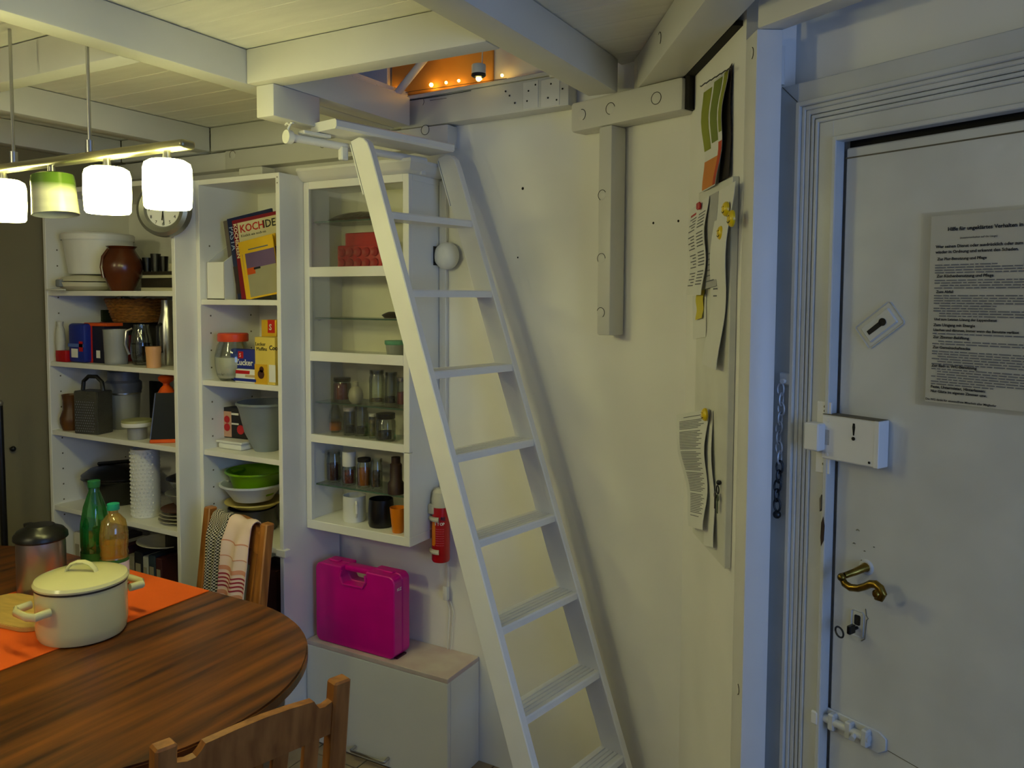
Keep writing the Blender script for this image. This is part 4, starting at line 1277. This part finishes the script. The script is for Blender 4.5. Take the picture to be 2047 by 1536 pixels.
put('stile', B().box(kw - .024, kw, 0, .0178, .0182, 1.089 - KZ0, .001), LAMI, kb)
put('stile', B().box(kw - .024, kw, 0, .0178, 1.0915 - KZ0, kh - .0004, .001), LAMI, kb)
put('top_rail', B().box(.024, kw - .024, 0, .018, kh - .026, kh, .001), LAMI, kb)
for a, b in RAILS:
    put('cross_rail', B().box(.024, kw - .024, .0, .018, a, b, .001), LAMI, kb)
    put('inner_shelf', B().box(.018, kw - .018, .018, kd - .008, a + .006, b - .006), LAMI, kb)
PN = [(1.705, 1.974), (1.411, 1.671), (1.117, 1.377)]
for a, b in PN:
    put('glass_pane', B().box(.022, kw - .022, .008, .011, a - KZ0 - .003, b - KZ0 + .003), PANE, kb)
GZ = [1.865, 1.529, 1.230, .935]
for zg in GZ:
    s = put('glass_shelf', B().box(.020, kw - .020, .030, kd - .010, zg - KZ0 - .005, zg - KZ0), GSHELF, kb)
    put('shelf_edge', B().box(.020, kw - .020, .0285, .030, zg - KZ0 - .0052, zg - KZ0 + .0002), mat('dark_glass_edge', (.30, .40, .34), .2), s)
    put('shelf_pin', B().cyl((.018, .05, zg - KZ0 - .008), (.028, .05, zg - KZ0 - .008), .004, seg=8), STEEL, s)
pf = [(0, .0), (.010, .004), (.022, .014), (.030, .028), (.034, .032), (.034, .042), (.0, .042)]
t_ = bmesh.new()
rows_ = [[t_.verts.new(p) for p in ((0, -o_, kh + z_), (kw + o_, -o_, kh + z_), (kw + o_, kd, kh + z_))] for o_, z_ in pf]
for r0_, r1_ in zip(rows_, rows_[1:]):
    for k in range(2):
        t_.faces.new((r0_[k], r0_[k + 1], r1_[k + 1], r1_[k]))
t_.faces.new([r_[0] for r_ in rows_])
t_.faces.new([r_[2] for r_ in rows_][::-1])
bmesh.ops.recalc_face_normals(t_, faces=t_.faces)
cn = B()
cn._take(t_)
cn.box(.001, kw - .001, .001, kd - .001, kh + .0005, kh + .041)
put('cornice', cn, PAINT, kb)
solo('cabinet_spot', B().lathe([(0, -.045), (.02, -.045), (.034, -.038), (.040, -.02), (.040, 0), (0, 0)], 24), WHITEP, 'round white fitting under the glass cabinet', 'lamp', (KX0 + .06, 2.245, KZ0 - .0142))

# things behind the glass
zt = GZ[0] + .0006
solo('foil_platter', B().lathe([(0, .0), (.11, .0), (.145, .006), (.148, .008), (.11, .022), (.07, .030), (.05, .028), (.02, .034), (0, .03)], 40, ell=.44), mat('crumpled_foil', (.62, .58, .50), .3, .9, bump=1., bscale=40), 'foil covered platter on the uppermost glass shelf', 'platter', (-1.845, 2.212, zt))
mo = thing('baking_mould', 'red silicone baking mould behind the upper pane', 'baking mould', (-1.855, 2.20, 1.699))
put('tray', B().box(-.095, .105, .0, .018, 0, .085, .006, 2).box(-.062, .10, .004, .016, .08, .128, .003), mat('red_silicone', (.80, .08, .12), .4), mo)
for i in range(5):
    for j in range(2):
        put('cup', B().lathe([(.017, 0), (.015, .006), (.008, .004), (0, .003)], 14, MX.Translation((-.072 + i * .037, .0, .022 + j * .038)) @ RX90), mat('red_silicone_2', (.72, .06, .10), .4), mo)
box_thing('white_glint_box', 'white box standing in for a pane reflection beside the red baking mould', 'carton', 746, 775, 515, 2.205, 1.699, .10, .04, PAPER)  # white box stands in for the bright reflection in the pane
solo('dark_spoon_rest', B().lathe([(0, 0), (.03, 0), (.042, .010), (.03, .016), (.012, .022), (0, .022)], 24, ell=.5), mat('dark_pewter', (.25, .20, .15), .4, .5), 'dark metal dish on the second glass shelf', 'dish', (-1.715, 2.21, GZ[1] + .0006))
t, r = round_thing('snack_tub', 'clear tub with a mint green lid behind the middle pane', 'tub', 769, 815, 700, 2.21, 1.405, [(0, 0), (.8, 0), (.92, .035), (.9, .035), (.78, .004), (0, .004)], FROST)
put('lid', B().lathe([(r * .95, .034), (r, .037), (r, .048), (0, .05)], 28), mat('mint_lid', (.42, .70, .58), .4), t)
put('snacks', B().lathe([(0, .005), (r * .7, .006), (r * .75, .022), (0, .026)], 18), mat('brown_snack', (.36, .26, .15), .7), t)


def jar(label, u0, u1, v, Y, z, h, contents=None, fill=.6, lid=None, lidm=None, gm=CLEAR, shape='straight'):
    if shape == 'straight':
        pf = [(0, 0), (.92, 0), (1, .005), (1, h * .78), (.86, h * .88), (.84, h), (.80, h), (.82, h * .88), (.94, h * .77), (.94, .008), (0, .006)]
    else:
        pf = [(0, 0), (.6, 0), (.95, h * .25), (1, h * .45), (.8, h * .7), (.5, h * .82), (.52, h), (.47, h), (.45, h * .82), (.94, h * .45), (0, .006)]
    t, r = round_thing('glass_jar', label, 'jar', u0, u1, v, Y, z, pf, gm, 22, group='jars in the glass cabinet')
    if contents:
        put('contents', B().lathe([(0, .007), (r * .88, .008), (r * .90, h * fill), (0, h * fill + .003)], 18), contents, t)
    if lidm:
        put('lid', B().lathe([(r * .92, h * .9), (r * .95, h * .92), (r * .95, h * .92 + lid), (0, h * .92 + lid + .001)], 22), lidm, t)
    return t


SP1 = mat('paprika', (.58, .16, .05), .8)
SP2 = mat('dark_spice', (.12, .09, .06), .8)
SP3 = mat('turmeric', (.72, .40, .06), .8)
SP4 = mat('pepper_mix', (.34, .28, .20), .8, var=.5, vscale=120)
SP5 = mat('pale_grain', (.66, .56, .34), .8, var=.3, vscale=90)
z = GZ[2] + .0006
jar('orange red preserve jar with black lid on the third glass shelf', 666, 702, 780, 2.19, z, .078, SP1, .8, .012, BLACK)
t, r = round_thing('egg_timer', 'round white egg timer among the jars on the third glass shelf', 'timer', 696, 726, 780, 2.165, z, [(0, 0), (.5, 0), (.9, .012), (1, .03), (.85, .048), (.5, .058), (.4, .06), (.38, .075), (0, .078)], mat('ivory_plastic', (.84, .82, .70), .3))
jar('tall clear jar with glass stopper on the third glass shelf', 738, 769, 785, 2.20, z, .115, SP5, .15, .012, CLEAR)
jar('slim clear jar beside the tall stoppered jar', 769, 795, 785, 2.20, z, .112, SP4, .25, .010, CLEAR)
jar('half hidden jar with dark contents at the right of the third glass shelf', 793, 815, 790, 2.19, z, .095, SP1, .5, .01, STEEL)
z = 1.1116
jar('gourd shaped oil jar at the left below the third glass shelf', 657, 684, 850, 2.21, z, .115, SP3, .3, None, None, CLEAR, 'gourd')
jar('white lidded jar of dark spice below the third glass shelf', 686, 710, 850, 2.19, z, .095, SP2, .35, .012, WHITEP)
jar('stoppered jar half full of black pepper', 708, 736, 850, 2.20, z, .105, SP2, .3, .014, CLEAR)
jar('narrow jar of pale grain with white cap', 737, 753, 858, 2.18, z, .085, SP5, .75, .008, WHITEP)
jar('square shouldered jar with wide black lid', 751, 791, 855, 2.165, z, .085, SP2, .38, .016, BLACK)
z = GZ[3] + .0006
jar('jar of dark red flakes with glass stopper on the lowest glass shelf', 653, 682, 940, 2.19, z, .105, mat('dark_red_flakes', (.22, .07, .06), .8), .62, .016, CLEAR, CLEAR)
t = jar('spice grinder with tall white cap on the lowest glass shelf', 684, 712, 945, 2.18, z, .075, mat('pink_pepper', (.5, .2, .14), .8, var=.4, vscale=100), .65, .050, WHITEP)
jar('jar of orange turmeric on the lowest glass shelf', 714, 742, 945, 2.18, z, .10, SP3, .65, .010, SP2)
jar('jar of mixed spice beside the turmeric', 741, 765, 945, 2.185, z, .10, SP4, .6, .012, CLEAR)
t, r = round_thing('pepper_mill', 'brown stepped pepper mill at the right of the lowest glass shelf', 'pepper mill', 775, 808, 950, 2.16, z, [(0, 0), (1, 0), (1, .035), (.75, .045), (.72, .10), (.55, .105), (.55, .125), (0, .128)], mat('dark_brown_wood', (.18, .10, .06), .5))
z = .8086
t, r = round_thing('enamel_mug', 'white enamel mug on the cabinet floor', 'mug', 686, 731, 1015, 2.185, z, [(0, 0), (.95, 0), (1, .006), (1, .088), (1.03, .091), (.97, .091), (.95, .01), (0, .008)], WHITEP)
put('handle', B().tube([(r * .75, -r * .65, .075), (r * 1.1, -r * 1.0, .07), (r * 1.15, -r * 1.05, .04), (r * .75, -r * .65, .02)], .0045, 8), WHITEP, t)
t, r = round_thing('black_creamer', 'black jug beside the white enamel mug', 'jug', 736, 788, 1020, 2.18, z, [(0, 0), (.92, 0), (1, .01), (.98, .06), (.92, .095), (.88, .095), (.9, .02), (0, .01)], BLACK)
t, r = round_thing('orange_cup', 'orange plastic cup at the right of the cabinet floor', 'cup', 779, 812, 1030, 2.145, z, [(0, 0), (.66, 0), (.7, .004), (1, .085), (.95, .085), (.65, .006), (0, .006)], mat('amber_plastic', (.85, .48, .05), .35))

# cable duct, puck spot and extinguisher right of the cabinet
solo('cable_duct', B().box(0, .028, 0, .016, 0, 1.22, .002).box(.010, .0115, -.0008, .001, 0, 1.22), PAINT, 'white vertical cable duct beside the glass cabinet', 'duct', (-1.5655, YB - .0165, .775))
ds = thing('puck_spot', 'round white dome with dark slit on the cable duct', 'wall fitting', (-1.528, YB - .018, 1.742))  # round puck spot, modelled as an unlit white dome
put('dome', B().lathe([(.046, 0), (.046, .012), (.040, .026), (.025, .036), (0, .038)], 26, RX90), WHITEP, ds)
put('dark_slot', B().prism([(-.046, -.03), (-.040, -.034), (-.036, -.02), (-.034, .02), (-.040, .034), (-.046, .03)], -.030, -.004), BLACK, ds)
ex = thing('fire_extinguisher', 'small red fire extinguisher with white clamps on the wall', 'fire extinguisher', (-1.534, 2.243, .700))
EXR = mat('extinguisher_red', (.72, .05, .09), .3)
er = .0315
put('cylinder', B().lathe([(0, .004), (er * .9, 0), (er, .006), (er, .19), (er * .8, .222), (er * .5, .235), (0, .238)], 30), EXR, ex)
put('cap', B().lathe([(er * 1.03, .19), (er * 1.03, .215), (er * .9, .24), (er * .5, .252), (0, .254)], 30).box(-er * 1.03, -er * .2, -er * 1.04, 0, .165, .2, .004), mat('cream_cap', (.82, .80, .70), .4), ex)
for zz in (.038, .150):
    put('clamp', B().tube([(er * 1.06 * cos(a), er * 1.06 * sin(a), zz) for a in [rad(-200 + 11 * k) for k in range(13)]], .0085, 8, flat=1.), mat('cream_cap', (.82, .80, .70), .4), ex)
put('wall_bracket', B().box(-.028, -.012, .02, .044, .01, .19, .002).box(-.036, .0, .030, .044, -.005, .03, .004), PAINT, ex)


def wrap(x):      # text laid round the cylinder
    return x


lb = B()
for k in range(9):
    a = rad(-118 + k * 3.)
    lb.box(er * 1.012 * cos(a) - .0016, er * 1.012 * cos(a) + .0016, er * 1.012 * sin(a) - .0004, er * 1.012 * sin(a) + .0004, .058 + .006 * ((k * 5) % 3), .125 + .012 * ((k * 7) % 3))
put('flame_print', lb, mat('flame_orange', (.90, .50, .05), .4), ex)


def around(g, s, size, a0, z0, da):
    for k, chh in enumerate(s):
        a = rad(a0 + da * k)
        g.text(chh, size, MX.Translation((er * 1.015 * cos(a), er * 1.015 * sin(a), z0)) @ MX.Rotation(a + pi / 2, 4, 'Z') @ RX90, .0003, .0004)


g = B()
around(g, 'FIRE', .016, -92, .148, 17)
put('lettering', g, mat('extinguisher_navy', (.10, .14, .22), .4), ex)
g = B()
around(g, 'STOP', .013, -96, .131, 17)
put('lettering', g, PAPER, ex)
g = B()
for k in range(8):
    for q in range(6):
        a = rad(-85 + q * 9)
        g.box(er * 1.01 * cos(a) - .0022, er * 1.01 * cos(a) + .0022, er * 1.01 * sin(a) - .0003, er * 1.01 * sin(a) + .0003, .06 + k * .008, .0625 + k * .008)
put('small_print', g, mat('pink_print', (.80, .35, .42), .5), ex)
cb = thing('switch_cable', 'thin white cable with inline switch hanging below the extinguisher', 'cable', (-1.535, 2.285, .575))
put('cable', B().tube([(.0, 0, .125), (.004, -.002, .06), (0, -.004, .02), (.0, -.004, -.02), (.008, 0, -.06), (.004, 0, -.12), (.0, 0, -.205)], .0018, 6), WHITEP, cb)
put('inline_switch', B().box(-.010, .010, -.018, .0, -.025, .025, .005, 2), WHITEP, cb)
put('cable_loop', B().tube([(.012, 0, -.03), (.026, 0, -.07), (.02, 0, -.12), (.012, 0, -.205)], .0016, 6), WHITEP, cb)

# ------------------------------------------------------------------ low cabinet with pink case
LY = 2.10
lc = thing('low_cabinet', 'low shallow white cabinet on the floor under the pink case', 'cabinet', (-2.02, LY, 0))
lw_, ld = .61, YB - LY - .002
DIRTY = mat('scuffed_white_top', (.86, .82, .78), .45, var=.06, vscale=9, col2=(.78, .68, .68))
put('body', B().box(.0, lw_, .019, ld, .0, .355, .001), LAMI, lc)
put('top_board', B().box(0, lw_, .0, ld, .3555, .371, .0012), DIRTY, lc)
put('door_front', B().box(.001, lw_ - .0005, 0, .017, .006, .354, .0012), LAMI, lc)
put('bar_handle', B().tube([(.225, 0, .038), (.225, -.024, .036), (.23, -.027, .036), (.365, -.027, .036), (.37, -.024, .036), (.37, 0, .038)], .0052, 10), STEEL, lc)
MAG = mat('magenta_plastic', (.80, .02, .56), .32, var=.05, vscale=10)
pc = thing('pink_case', 'bright magenta plastic tool case standing on the low cabinet', 'case', (-1.815, 2.165, .3718), rad(0))
cw, chh_, cdp = .352, .285, .088


def rrect(x0, x1, z0, z1, r, n=5):
    pts = []
    for cx_, cz_, a0 in ((x1 - r, z0 + r, -90), (x1 - r, z1 - r, 0), (x0 + r, z1 - r, 90), (x0 + r, z0 + r, 180)):
        for k in range(n + 1):
            a = rad(a0 + 90 * k / n)
            pts.append((cx_ + r * cos(a), cz_ + r * sin(a)))
    return pts


def shell(y0, y1):
    # rounded outline with an open notch for the hand slot, bridged by the grip
    r_ = .024
    arc = lambda cx_, cz_, a0: [(cx_ + r_ * cos(rad(a0 + 15 * k)), cz_ + r_ * sin(rad(a0 + 15 * k))) for k in range(7)]
    pts = arc(-cw / 2 + r_, r_, 180) + arc(cw / 2 - r_, r_, 270) + arc(cw / 2 - r_, chh_ - r_, 0)
    pts += [(.052, chh_), (.056, .245), (.044, .226), (-.050, .226), (-.062, .245), (-.058, chh_)]
    pts += arc(-cw / 2 + r_, chh_ - r_, 90)
    return B().prism(pts, y0, y1, bev=.0035)


put('front_shell', shell(-.046, -.0005), MAG, pc)
put('rear_shell', shell(.0005, .042), MAG, pc)
put('grip', B().box(-.062, .056, -.022, .020, chh_ - .020, chh_ - .001, .005, 2), MAG, pc)
put('slot_frame', B().tube([(-.055, -.046, .272), (-.060, -.047, .25), (-.045, -.047, .226), (.040, -.047, .226), (.055, -.047, .25), (.050, -.046, .272)], .004, 8), MAG, pc)
for x in (-.12, .12):
    put('latch', B().box(x - .022, x + .022, -.012, .012, chh_ - .002, chh_ + .005, .003), MAG, pc)
put('foot', B().box(-cw / 2 + .012, cw / 2, -.030, .022, -.0008, .004), mat('dark_magenta_seam', (.25, .02, .14), .6), pc)  # dark magenta strip along the underside
put('size_print', B().text('KLZ', .013, MX.Translation((cw / 2 + .0005, -.030, .235)) @ MX.Rotation(rad(90), 4, 'Z') @ RX90, .0003, .0004), PAPER, pc)

# ------------------------------------------------------------------ table and what stands on it
WOOD = mat('dark_walnut_table', (.50, .28, .07), .36, var=.2, vscale=2.6, grain=(13, 1.0, 4), col2=(.17, .07, .012), bump=.02, coat=.0, spec=.35)
TR, TY, TX1, TX0 = .463, 1.105, -1.70, -2.60
tb = thing('dining_table', 'long dark wooden dining table with rounded end', 'table', (TX1, TY, 0))
out = [(TR * cos(rad(a)), TR * sin(rad(a))) for a in range(-90, 91, 5)] + [(TX0 - TX1 + TR * cos(rad(a)), TR * sin(rad(a))) for a in range(90, 271, 6)]
put('table_top', B().slab(out, .722, .748, bev=.004), WOOD, tb)
inn = [(p[0] * .94 + (0 if p[0] > -.4 else -.05), p[1] * .93) for p in out]
put('apron', B().slab([(p[0] * .9, p[1] * .86) for p in out], .63, .7215), mat('dark_apron_wood', (.24, .13, .06), .5, var=.2, grain=(1, 10, 2)), tb)
for x, yy in ((-.02, -.30), (-.02, .30), (-.86, -.30), (-.86, .30)):
    put('leg', B().lathe([(0, 0), (.022, 0), (.035, .3), (.04, .62), (.04, .632), (0, .632)], 16, MX.Translation((x, yy, 0))), mat('dark_apron_wood', (.24, .13, .06), .5), tb)
OCL = mat('orange_cloth', (.92, .38, .03), .75, var=.03, bump=.05, bscale=200)
# runner: cut diagonally across the table
ru = thing('orange_table_runner', 'bright orange cloth runner lying under the pot', 'runner', (-1.9, TY, .7485))
put('cloth', B().slab([(.023, .455), (.020, -.44), (-.45, -.45), (-.45, .455)], 0, .0022), OCL, ru)
PT = mat('cream_enamel', (.90, .88, .66), .15, var=.04, vscale=5, coat=.3)
PTD = mat('pot_rim_dark', (.24, .21, .14), .4)
pot_r = .105
pt = thing('enamel_pot', 'large cream enamel pot with lid and two handles', 'pot', (-1.92, 1.205, .7512), rad(86))
put('body', B().lathe([(0, 0), (pot_r * .93, 0), (pot_r * .97, .008), (pot_r, .03), (pot_r, .126), (0, .126)], 48), PT, pt)
put('rim', B().lathe([(pot_r * .98, .126), (pot_r * 1.02, .127), (pot_r * 1.02, .131), (pot_r * .95, .132)], 48), PTD, pt)
ld_ = put('lid', B().lathe([(pot_r * 1.03, .1322), (pot_r * 1.04, .137), (pot_r * 1.0, .144), (pot_r * .85, .150), (pot_r * .5, .155), (0, .157)], 48), PT, pt)
lh_ = B().tube([(-.040, 0, .150), (-.036, 0, .162), (-.024, 0, .174), (-.008, 0, .180), (.008, 0, .180), (.024, 0, .174), (.036, 0, .162), (.040, 0, .150)], .0042, 10)
lh_.bm.transform(MX.Scale(2.0, 4, V((0, 1, 0))))
lh_.bm.transform(MX.Rotation(rad(-58), 4, 'Z'))
put('lid_handle', lh_, PT, ld_)
for s in (-1, 1):
    put('handle', B().tube([(s * pot_r * .96, -.045, .092), (s * (pot_r + .030), -.045, .090), (s * (pot_r + .040), -.025, .090), (s * (pot_r + .040), .025, .090), (s * (pot_r + .030), .045, .090), (s * pot_r * .96, .045, .092)], .0085, 10, flat=1.2), PT, pt)
TH_ = mat('satin_steel_flask', (.62, .62, .64), .32, .85)
th = thing('vacuum_jug', 'steel vacuum jug with black lid at the left of the table', 'vacuum jug', (-2.30, 1.325, .7512))
th.scale = (1, 1, .82)
put('body', B().lathe([(0, 0), (.060, 0), (.064, .006), (.064, .16), (.062, .185), (0, .19)], 40), TH_, th)
put('lid', B().lathe([(.066, .180), (.071, .186), (.070, .20), (.060, .215), (.040, .226), (.036, .232), (0, .234)], 40), BLACK, th)
put('lid_lever', B().box(-.068, -.01, -.012, .012, .214, .228, .004, 2), BLACK, th)
put('handle', B().tube([(-.055, .02, .18), (-.10, .03, .17), (-.105, .03, .09), (-.06, .02, .04)], .011, 10), BLACK, th)
BT = glass('green_bottle_plastic', (.12, .62, .22), .2, .18, (.02, .32, .07))
bt = thing('green_bottle', 'tall green plastic water bottle behind the oil bottle', 'bottle', (-2.275, 1.475, .7512))
br_ = .041
put('body', B().lathe([(0, 0), (br_ * .8, 0), (br_, .012), (br_, .075), (br_ * .95, .085), (br_, .095), (br_, .15), (br_ * .97, .165), (br_ * .75, .215), (br_ * .42, .255), (br_ * .36, .262), (br_ * .36, .276), (0, .277)], 32), BT, bt)
put('cap', B().lathe([(br_ * .40, .272), (br_ * .43, .275), (br_ * .43, .292), (0, .293)], 24), mat('green_cap', (.10, .42, .24), .4), bt)
put('label', B().lathe([(br_ * 1.012, .02), (br_ * 1.012, .078)], 32), mat('green_label', (.10, .36, .14), .5), bt)
put('label_print', B().box(-.012, .018, -br_ * 1.03, -br_ * .9, .045, .055), RED, bt)
OIL = glass('oil_bottle_plastic', (.98, .80, .35), .2, .12, (.95, .70, .16))
ob = thing('oil_bottle', 'cooking oil bottle with teal cap beside the pot', 'bottle', (-2.14, 1.445, .7512))
orr = .0385
put('body', B().lathe([(0, 0), (orr * .9, 0), (orr, .008), (orr, .085), (orr * .93, .092), (orr, .10), (orr * .93, .112), (orr, .124), (orr, .16), (orr * .85, .195), (orr * .5, .212), (orr * .33, .218), (orr * .33, .235), (0, .236)], 36), OIL, ob)
put('oil', B().lathe([(0, .004), (orr * .88, .006), (orr * .9, .13), (0, .13)], 28), glass('oil_fill', (.98, .80, .20), .05, .30, (1, .74, .12)), ob)
put('cap', B().lathe([(orr * .42, .228), (orr * .44, .230), (orr * .44, .246), (0, .247)], 22), mat('teal_cap', (.10, .62, .50), .4), ob)
put('label', B().lathe([(orr * 1.012, .012), (orr * 1.012, .084)], 36), PAPER, ob)
put('label_band', B().lathe([(orr * 1.02, .078), (orr * 1.02, .088)], 36), mat('label_green', (.16, .42, .14), .5), ob)
put('price_mark', B().box(.016, .030, -orr * .97, -orr * .6, .05, .08), mat('label_pink', (.85, .12, .42), .5), ob)
solo('cutting_board', B().slab(rrect(-.15, .15, -.085, .085, .05, 6), 0, .012, bev=.002).lathe([(0, .0125), (.007, .0125)], 14, MX.Translation((-.08, .05, 0))), mat('beech_board', (.80, .66, .36), .5, var=.08, grain=(2, 12, 2)), 'light wooden cutting board left of the pot', 'cutting board', (-2.17, 1.19, .7512), rad(8))

# ------------------------------------------------------------------ chairs
def chair(label, loc, rz):
    t = thing('dining_chair', label, 'chair', loc, rz, 'pine dining chairs')
    hw, H_, lean = .165, .87, .055
    pw = .018

    def bp(z):       # back post centre line leans backwards
        return -.19 - (lean * (z - .42) / .45 if z > .42 else 0)
    for s in (-1, 1):
        prof_ = [(bp(0) - pw, 0), (bp(0) + pw, 0), (bp(.42) + pw, .42), (bp(H_) + pw * .9, H_), (bp(H_) - pw * .9, H_), (bp(.42) - pw, .42)]
        put('back_post', B().prism(prof_, -pw, pw, mx=MX.Translation((s * hw, 0, 0)) @ MX.Rotation(rad(90), 4, 'Z') @ MX.Scale(1, 4), bev=.004), PINE, t)
        put('front_leg', B().box(s * hw - pw, s * hw + pw, .15, .186, 0, .43, .003), PINE, t)
        put('side_rail', B().box(s * hw - .010, s * hw + .010, -.17, .15, .20, .235, .002), PINE, t)
        put('seat_rail', B().box(s * hw - .011, s * hw + .011, -.17, .15, .375, .428, .002), PINE, t)
    put('seat', B().box(-.195, .195, -.17, .205, .4305, .452, .006, 2), PINE, t)
    put('front_rail', B().box(-hw, hw, .158, .178, .375, .428, .002), PINE, t)
    # top rail: wavy upper edge with shoulders, curved in plan
    up = [(-.147, .832), (-.130, .829), (-.116, .832), (-.108, .842), (-.102, .852), (-.05, .860), (0, .863), (.05, .860), (.102, .852), (.108, .842), (.116, .832), (.130, .829), (.147, .832)]
    lo_ = [(.147, .765), (.08, .772), (0, .775), (-.08, .772), (-.147, .765)]
    up2 = []
    for (a, b), (c, d) in zip(up, up[1:]):
        up2 += [(a, b), ((a + c) / 2, (b + d) / 2)]
    up2.append(up[-1])
    g = B().prism(up2 + lo_, -.009, .009)
    for v in g.bm.verts:
        v.co.y += bp(v.co.z) - .018 * (1 - (v.co.x / .147) ** 2)
    put('top_rail', g, PINE, t)
    g = B().prism([(-.147, .50), (.147, .50), (.147, .545), (-.147, .545)], -.009, .009)
    for v in g.bm.verts:
        v.co.y += bp(v.co.z)
    put('lower_back_rail', g, PINE, t)
    for x in (-.105, -.037, .037, .105):
        c = -.018 * (1 - (x / .147) ** 2)
        put('slat', B().prism([(bp(.54) - .006, .54), (bp(.54) + .006, .54), (bp(.775) + c + .006, .775), (bp(.775) + c - .006, .775)], -.015, .015, mx=MX.Translation((x, 0, 0)) @ MX.Rotation(rad(90), 4, 'Z')), PINE, t)
    return t


# back posts: local y = -.245 at the top
def chair_at(label, a, b, away):
    mid = (V(a) + V(b)) / 2
    az = atan2(b[1] - a[1], b[0] - a[0]) + (0 if not away else pi)
    face = V((-sin(az), cos(az), 0))
    loc = V((mid.x, mid.y, 0)) + face * .245
    return chair(label, loc, az)


c1 = chair_at('pine chair in the foreground seen from behind', (-1.120, .820, 0), (-1.017, 1.160, 0), False)
c2 = chair_at('pine chair behind the table with tea towels on its back', (-2.262, 1.895, 0), (-1.94, 1.845, 0), True)

# tea towels over the back of the far chair
CHK = mat('black_white_check', (.82, .80, .74), .85)
nt = CHK.node_tree
pr = nt.nodes['Principled BSDF']
tcn = nt.nodes.new('ShaderNodeTexCoord')
mpn = nt.nodes.new('ShaderNodeMapping')
mpn.inputs['Scale'].default_value = (150, 190, 150)
nt.links.new(tcn.outputs['UV'], mpn.inputs[0])
ckn = nt.nodes.new('ShaderNodeTexChecker')
ckn.inputs['Scale'].default_value = 1
ckn.inputs['Color1'].default_value = (*lin((.80, .77, .70)), 1)
ckn.inputs['Color2'].default_value = (*lin((.09, .09, .10)), 1)
nt.links.new(mpn.outputs[0], ckn.inputs['Vector'])
nt.links.new(ckn.outputs[0], pr.inputs['Base Color'])
PKT = mat('pink_white_cloth', (.93, .83, .79), .85, var=.04)
PKS = mat('red_woven_stripe', (.62, .16, .24), .85)
PKP = mat('peach_woven_band', (.84, .58, .48), .85)


def towel(name, label, x0, x1, zdrop_front, zdrop_back, m, waves, amp, flare=0., thick=.003):
    "cloth folded over the chair rail, in the far chair's frame: +y is its seat side"
    t = thing(name, label, 'towel', c2.location, c2.rotation_euler.z)
    top = .868
    Lf, Lb = top - zdrop_front, top - zdrop_back

    def f(a, b):
        s = -Lb + b * (Lb + Lf)           # arc length over the rail, >0 on the seat side
        x = x0 + (x1 - x0) * a
        xm = (x0 + x1) / 2
        R_ = .022
        if abs(s) < R_ * 1.57:
            th_ = s / R_
            yy = R_ * sin(th_)
            zz = top - R_ + R_ * cos(th_)
            k = 0
        else:
            sg = 1 if s > 0 else -1
            dd = abs(s) - R_ * 1.57
            yy = sg * R_
            zz = top - R_ - dd
            k = min(1, dd / .06)
        bp_ = -.245 + .055 * (.87 - zz) / .45
        w = amp * k * sin(a * pi * 2 * waves + zz * 6)
        x = xm + (x - xm) * (1 + flare * k)
        return (x, bp_ + yy * (1 + .5 * k) + w + .004, zz + .004 * sin(a * 9))
    g = B().sheet(f, 36, 40, thick)
    o = put('cloth', g, m, t)
    me = o.data
    uv = me.uv_layers.new(name='UVMap')
    for lp in me.loops:
        c = me.vertices[lp.vertex_index].co
        uv.data[lp.index].uv = ((c.x - x0) * 1.6, c.z)
    return t, f


tw1, f1 = towel('checked_towel', 'black and white checked tea towel on the far chair', .02, .115, .575, .70, CHK, 2.3, .011)
tw2, f2 = towel('striped_towel', 'pink tea towel with red stripes on the far chair', -.115, .015, .560, .70, PKT, 1.5, .008)
for z0, h, m, n in ((.640, .0055, PKS, 'red_stripe'), (.653, .0055, PKS, 'red_stripe'), (.666, .0055, PKS, 'red_stripe'), (.679, .0055, PKS, 'red_stripe'), (.615, .014, PKP, 'peach_band'), (.695, .014, PKP, 'peach_band'), (.790, .004, PKP, 'peach_line'), (.74, .003, PKP, 'peach_line')):
    def fz(a, b, z0=z0, h=h):
        # invert the cloth curve on the seat side
        top, R_ = .868, .022
        Lf, Lb = top - .560, top - .70
        zz = z0 + h * (1 - b)
        s = top - R_ - zz + R_ * 1.57
        p = V(f2(a, (s + Lb) / (Lb + Lf)))
        return p + V((0, .0014, 0))
    put(n, B().sheet(fz, 30, 1, .0006), m, tw2)

# black rail on the left wall
bp_ = thing('black_wall_rail', 'dark metal pole with bright tip at the left picture edge', 'pole', (-3.185, 1.70, 0))
put('pole', B().cyl((0, 0, .0), (-.012, 0, 1.18), .012, seg=12), BLACK, bp_)
put('tip', B().ball((-.012, 0, 1.19), .014, 12), STEEL, bp_)
put('foot', B().lathe([(0, .012), (.05, .012), (.06, 0), (0, 0)], 20), BLACK, bp_)
kn = thing('cupboard_knob', 'small black knob on the left wall', 'knob', (-3.2495, 1.765, 1.0))
put('knob', B().ball((.018, 0, 0), .011, 12).cyl((0, 0, 0), (.014, 0, 0), .005, seg=10), BLACK, kn)

# ------------------------------------------------------------------ light paths
SC.cycles.use_light_tree = False
SC.cycles.max_bounces = 6
SC.cycles.diffuse_bounces = 4
SC.cycles.adaptive_threshold = 0.03
SC.cycles.glossy_bounces = 2
SC.cycles.transmission_bounces = 3
SC.cycles.transparent_max_bounces = 8
SC.cycles.caustics_reflective = False
SC.cycles.caustics_refractive = False
SC.cycles.sample_clamp_indirect = 4.0
